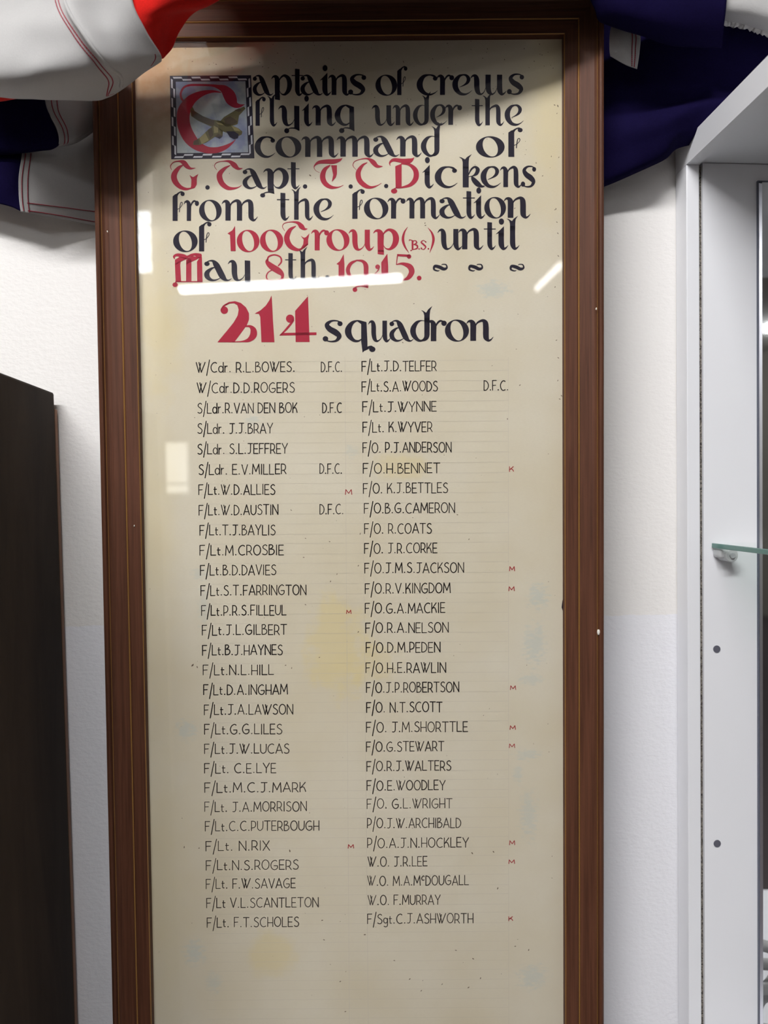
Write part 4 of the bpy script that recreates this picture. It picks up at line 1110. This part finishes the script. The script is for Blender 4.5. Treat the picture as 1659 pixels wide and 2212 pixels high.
# ------------------------------------------------------------------ dark cabinet on the left
cabx_t = W(118, 872, 0.014).x
cabx_b = W(163, 2205, 0.014).x
zt = W(113, 848, 0.014).z
zb = W(163, 2205, 0.014).z
lean_x = (cabx_b - cabx_t) / (zb - zt)
xs = lambda z: cabx_t + (z - zt) * lean_x
cab = empty('wooden_cabinet', (-0.66, -0.20, 0))
tag(cab, 'dark stained wooden cabinet left of the honours board', 'cabinet')
def cab_part(name, pts_bottom_z, z0, z1, x_in0, x_in1, y0, y1, mat, bevel=0.002, follow=True):
    bm = bmesh.new()
    vv = []
    for z in (z0, z1):
        xr = (xs(z) if follow else 0)
        for (x, y) in ((x_in0, y0), (x_in1, y0), (x_in1, y1), (x_in0, y1)):
            vv.append(bm.verts.new((xr + x + 0.66, y + 0.20, z)))
    for f in ((0, 3, 2, 1), (4, 5, 6, 7), (0, 1, 5, 4), (1, 2, 6, 5), (2, 3, 7, 6), (3, 0, 4, 7)):
        bm.faces.new([vv[i] for i in f])
    return bm_obj(name, bm, mat, cab, bevel=bevel)
YF = -0.39
CW = 0.50
cab_part('side_panel', 0, 0.0, zt, -0.02, 0.0, YF, -0.014, M['dark_wood'], 0.003)
cab_part('side_panel', 0, 0.0, zt, -CW, -CW + 0.02, YF, -0.014, M['dark_wood'], 0.003)
cab_part('top_panel', 0, zt - 0.02, zt - 0.001, -CW + 0.02, -0.02, YF, -0.014, M['dark_wood'])
cab_part('plinth', 0, 0.0, 0.08, -CW + 0.02, -0.02, YF + 0.02, -0.03, M['dark_wood'])
zk = W(125, 884, 0.006).z
cab_part('back_panel', 0, 0.02, zk, -CW + 0.01, W(130, 1100, 0.006).x - xs(W(130, 1100, 0.006).z), -0.0135, -0.004, M['back_wood'], 0.0015)  # right edge juts out, added to imitate brown light bounced onto the wall
dr = cab_part('door', 0, 0.085, zt - 0.025, -CW + 0.022, -0.022, YF - 0.001, YF + 0.019, M['dark_wood'], 0.003)
cyl('knob', (xs(0.9) - 0.06 + 0.66, YF - 0.012 + 0.20, 0.95), (0, 1, 0), 0.014, 0.024, M['gilt'], dr, bevel=0.003)

# ------------------------------------------------------------------ white display case on the right
case_x = W(1462, 1250, 0.002).x
case = empty('display_case', (case_x, -0.002, 0))
tag(case, 'white glass display case standing right of the honours board', 'display case')
loc = lambda p: (p[0] - case_x, p[1] + 0.002, p[2])
cbox = lambda name, a, b_, mat, parent=case, bevel=0.0: box(name, loc(a), loc(b_), mat, parent, bevel)
PD = 0.032
px1 = W(1513, 1250, PD).x
zc0 = W(1453, 379, 0.0).z
zc1 = W(1451, 326, 0.0).z
CWD, CDP = 0.82, 0.50
xl, xr = case_x, case_x + CWD
BASE = 0.68
cbox('corner_post', (xl, -0.002, BASE), (px1, -PD, zc0), M['melamine'], bevel=0.001)
cbox('corner_post', (xr - 0.022, -0.002, BASE), (xr, -PD, zc0), M['melamine'], bevel=0.001)
cbox('corner_post', (xl, -CDP + 0.022, BASE), (px1, -CDP, zc0), M['melamine'], bevel=0.001)
cbox('corner_post', (xr - 0.022, -CDP + 0.022, BASE), (xr, -CDP, zc0), M['melamine'], bevel=0.001)
bm = bmesh.new()
tw = px1 - xl
add_box(bm, loc((xl, -0.002, zc0)), loc((xl + tw, -CDP, zc1)))
add_box(bm, loc((xr - tw, -0.002, zc0)), loc((xr, -CDP, zc1)))
add_box(bm, loc((xl + tw, -CDP, zc0)), loc((xr - tw, -CDP + tw, zc1)))
add_box(bm, loc((xl + tw, -0.002, zc0)), loc((xr - tw, -0.020, zc1)))
bm_obj('canopy_rim', bm, M['melamine'], case)
cbox('canopy_panel', (xl + tw + 0.004, -0.020, zc0 + 0.004), (xr - tw - 0.001, -CDP + tw + 0.001, zc1 - 0.002), M['melamine'])
bx = px1 + 0.0055
cbox('brush_seal', (px1, -0.004, BASE), (bx, -PD + 0.006, zc0), M['brush'])
bp = cbox('back_panel', (bx, -0.004, BASE), (xr - 0.022, -PD + 0.002, zc0 + 0.003), M['melamine'])
mx = W(1637, 1250, PD).x
mzt = W(1640, 391, PD).z
cbox('mirror', (mx + 0.0058, -PD + 0.002, BASE + 0.01), (xr - 0.04, -PD - 0.0012, mzt - 0.002), M['mirror'])
cbox('mirror_edge', (mx, -PD + 0.002, BASE + 0.008), (mx + 0.0012, -PD - 0.0015, mzt), M['dark_trim'])
cbox('mirror_edge', (mx + 0.0012, -PD + 0.002, mzt - 0.0016), (xr - 0.038, -PD - 0.0015, mzt), M['dark_trim'])
# bright bevel of the mirror
bm = bmesh.new()
v4 = [bm.verts.new(loc(p)) for p in ((mx + 0.0012, -PD + 0.0015, BASE + 0.01), (mx + 0.0060, -PD - 0.0012, BASE + 0.01), (mx + 0.0060, -PD - 0.0012, mzt - 0.004), (mx + 0.0012, -PD + 0.0015, mzt - 0.0016),
                                     (mx + 0.0060, -PD + 0.0018, BASE + 0.01), (mx + 0.0060, -PD + 0.0018, mzt - 0.004))]
bm.faces.new([v4[0], v4[1], v4[2], v4[3]]); bm.faces.new([v4[1], v4[4], v4[5], v4[2]]); bm.faces.new([v4[0], v4[4], v4[1]]); bm.faces.new([v4[3], v4[2], v4[5]]); bm.faces.new([v4[0], v4[3], v4[5], v4[4]])
bmesh.ops.recalc_face_normals(bm, faces=bm.faces)
bm_obj('mirror_bevel', bm, M['chrome'], case)
# glass shelf and its clip
sx = W(1537, 1180, PD).x
sz1 = W(1537, 1173, PD).z; sz0 = sz1 - 0.0062
cbox('glass_shelf', (sx + 0.0022, -PD, sz0), (xr - 0.03, -CDP + 0.04, sz1), M['shelf_glass'])
shelf = case.children[-1]
ed = box('polished_edge', loc((sx, -PD, sz0)), loc((sx + 0.0022, -CDP + 0.04, sz1)), M['shelf_edge'], shelf, bevel=0.0009)
cp = W(1569, 1200, PD + 0.012)
clip = cyl('shelf_clip', loc((cp.x + 0.002, -PD - 0.010, sz0 - 0.0085)), (0, 1, 0), 0.0082, 0.024, M['clip'], case, bevel=0.0012)
bm = bmesh.new(); add_box(bm, loc((sx + 0.002, -PD + 0.002, sz0 - 0.0125)), loc((cp.x + 0.002, -PD - 0.018, sz0 - 0.0004)))
bm_obj('clip_arm', bm, M['clip'], clip, bevel=0.004, segs=3)
cyl('clip_pin', loc((cp.x + 0.002, -PD - 0.0228, sz0 - 0.0085)), (0, 1, 0), 0.0034, 0.003, M['hole'] if False else mat_base('grey_plastic', (0.45, 0.46, 0.48), 0.4), clip)
for (px, py) in ((1548, 1402), (1549, 1822)):
    p = W(px, py, PD - 0.002)
    cyl('peg_hole', loc((p.x, -PD + 0.0020, p.z)), (0, 1, 0), 0.0047, 0.0016, M['hole'], case)
cbox('base_unit', (xl, -0.002, 0.0), (xr, -CDP, BASE), M['melamine'], bevel=0.002)
# folded white cloth inside the case
sc = empty('folded_cloth', (W(1662, 2040, 0.06).x + 0.03, -0.10, BASE))
tag(sc, 'white looped cloth inside the display case at lower right', 'cloth')
for k, (dx, dz, rx, rz) in enumerate(((0.03, 0.115, 0.045, 0.024), (0.035, 0.085, 0.05, 0.020), (0.03, 0.035, 0.04, 0.024))):
    pts = [Vector((dx + rx * math.cos(a), 0.02 * math.sin(a * 2 + k), dz + rz * math.sin(a) )) for a in [2 * math.pi * i / 40 for i in range(41)]]
    tube('cloth_loop', pts, 0.008, FW, sc, sides=10)

bpy.context.view_layer.update()
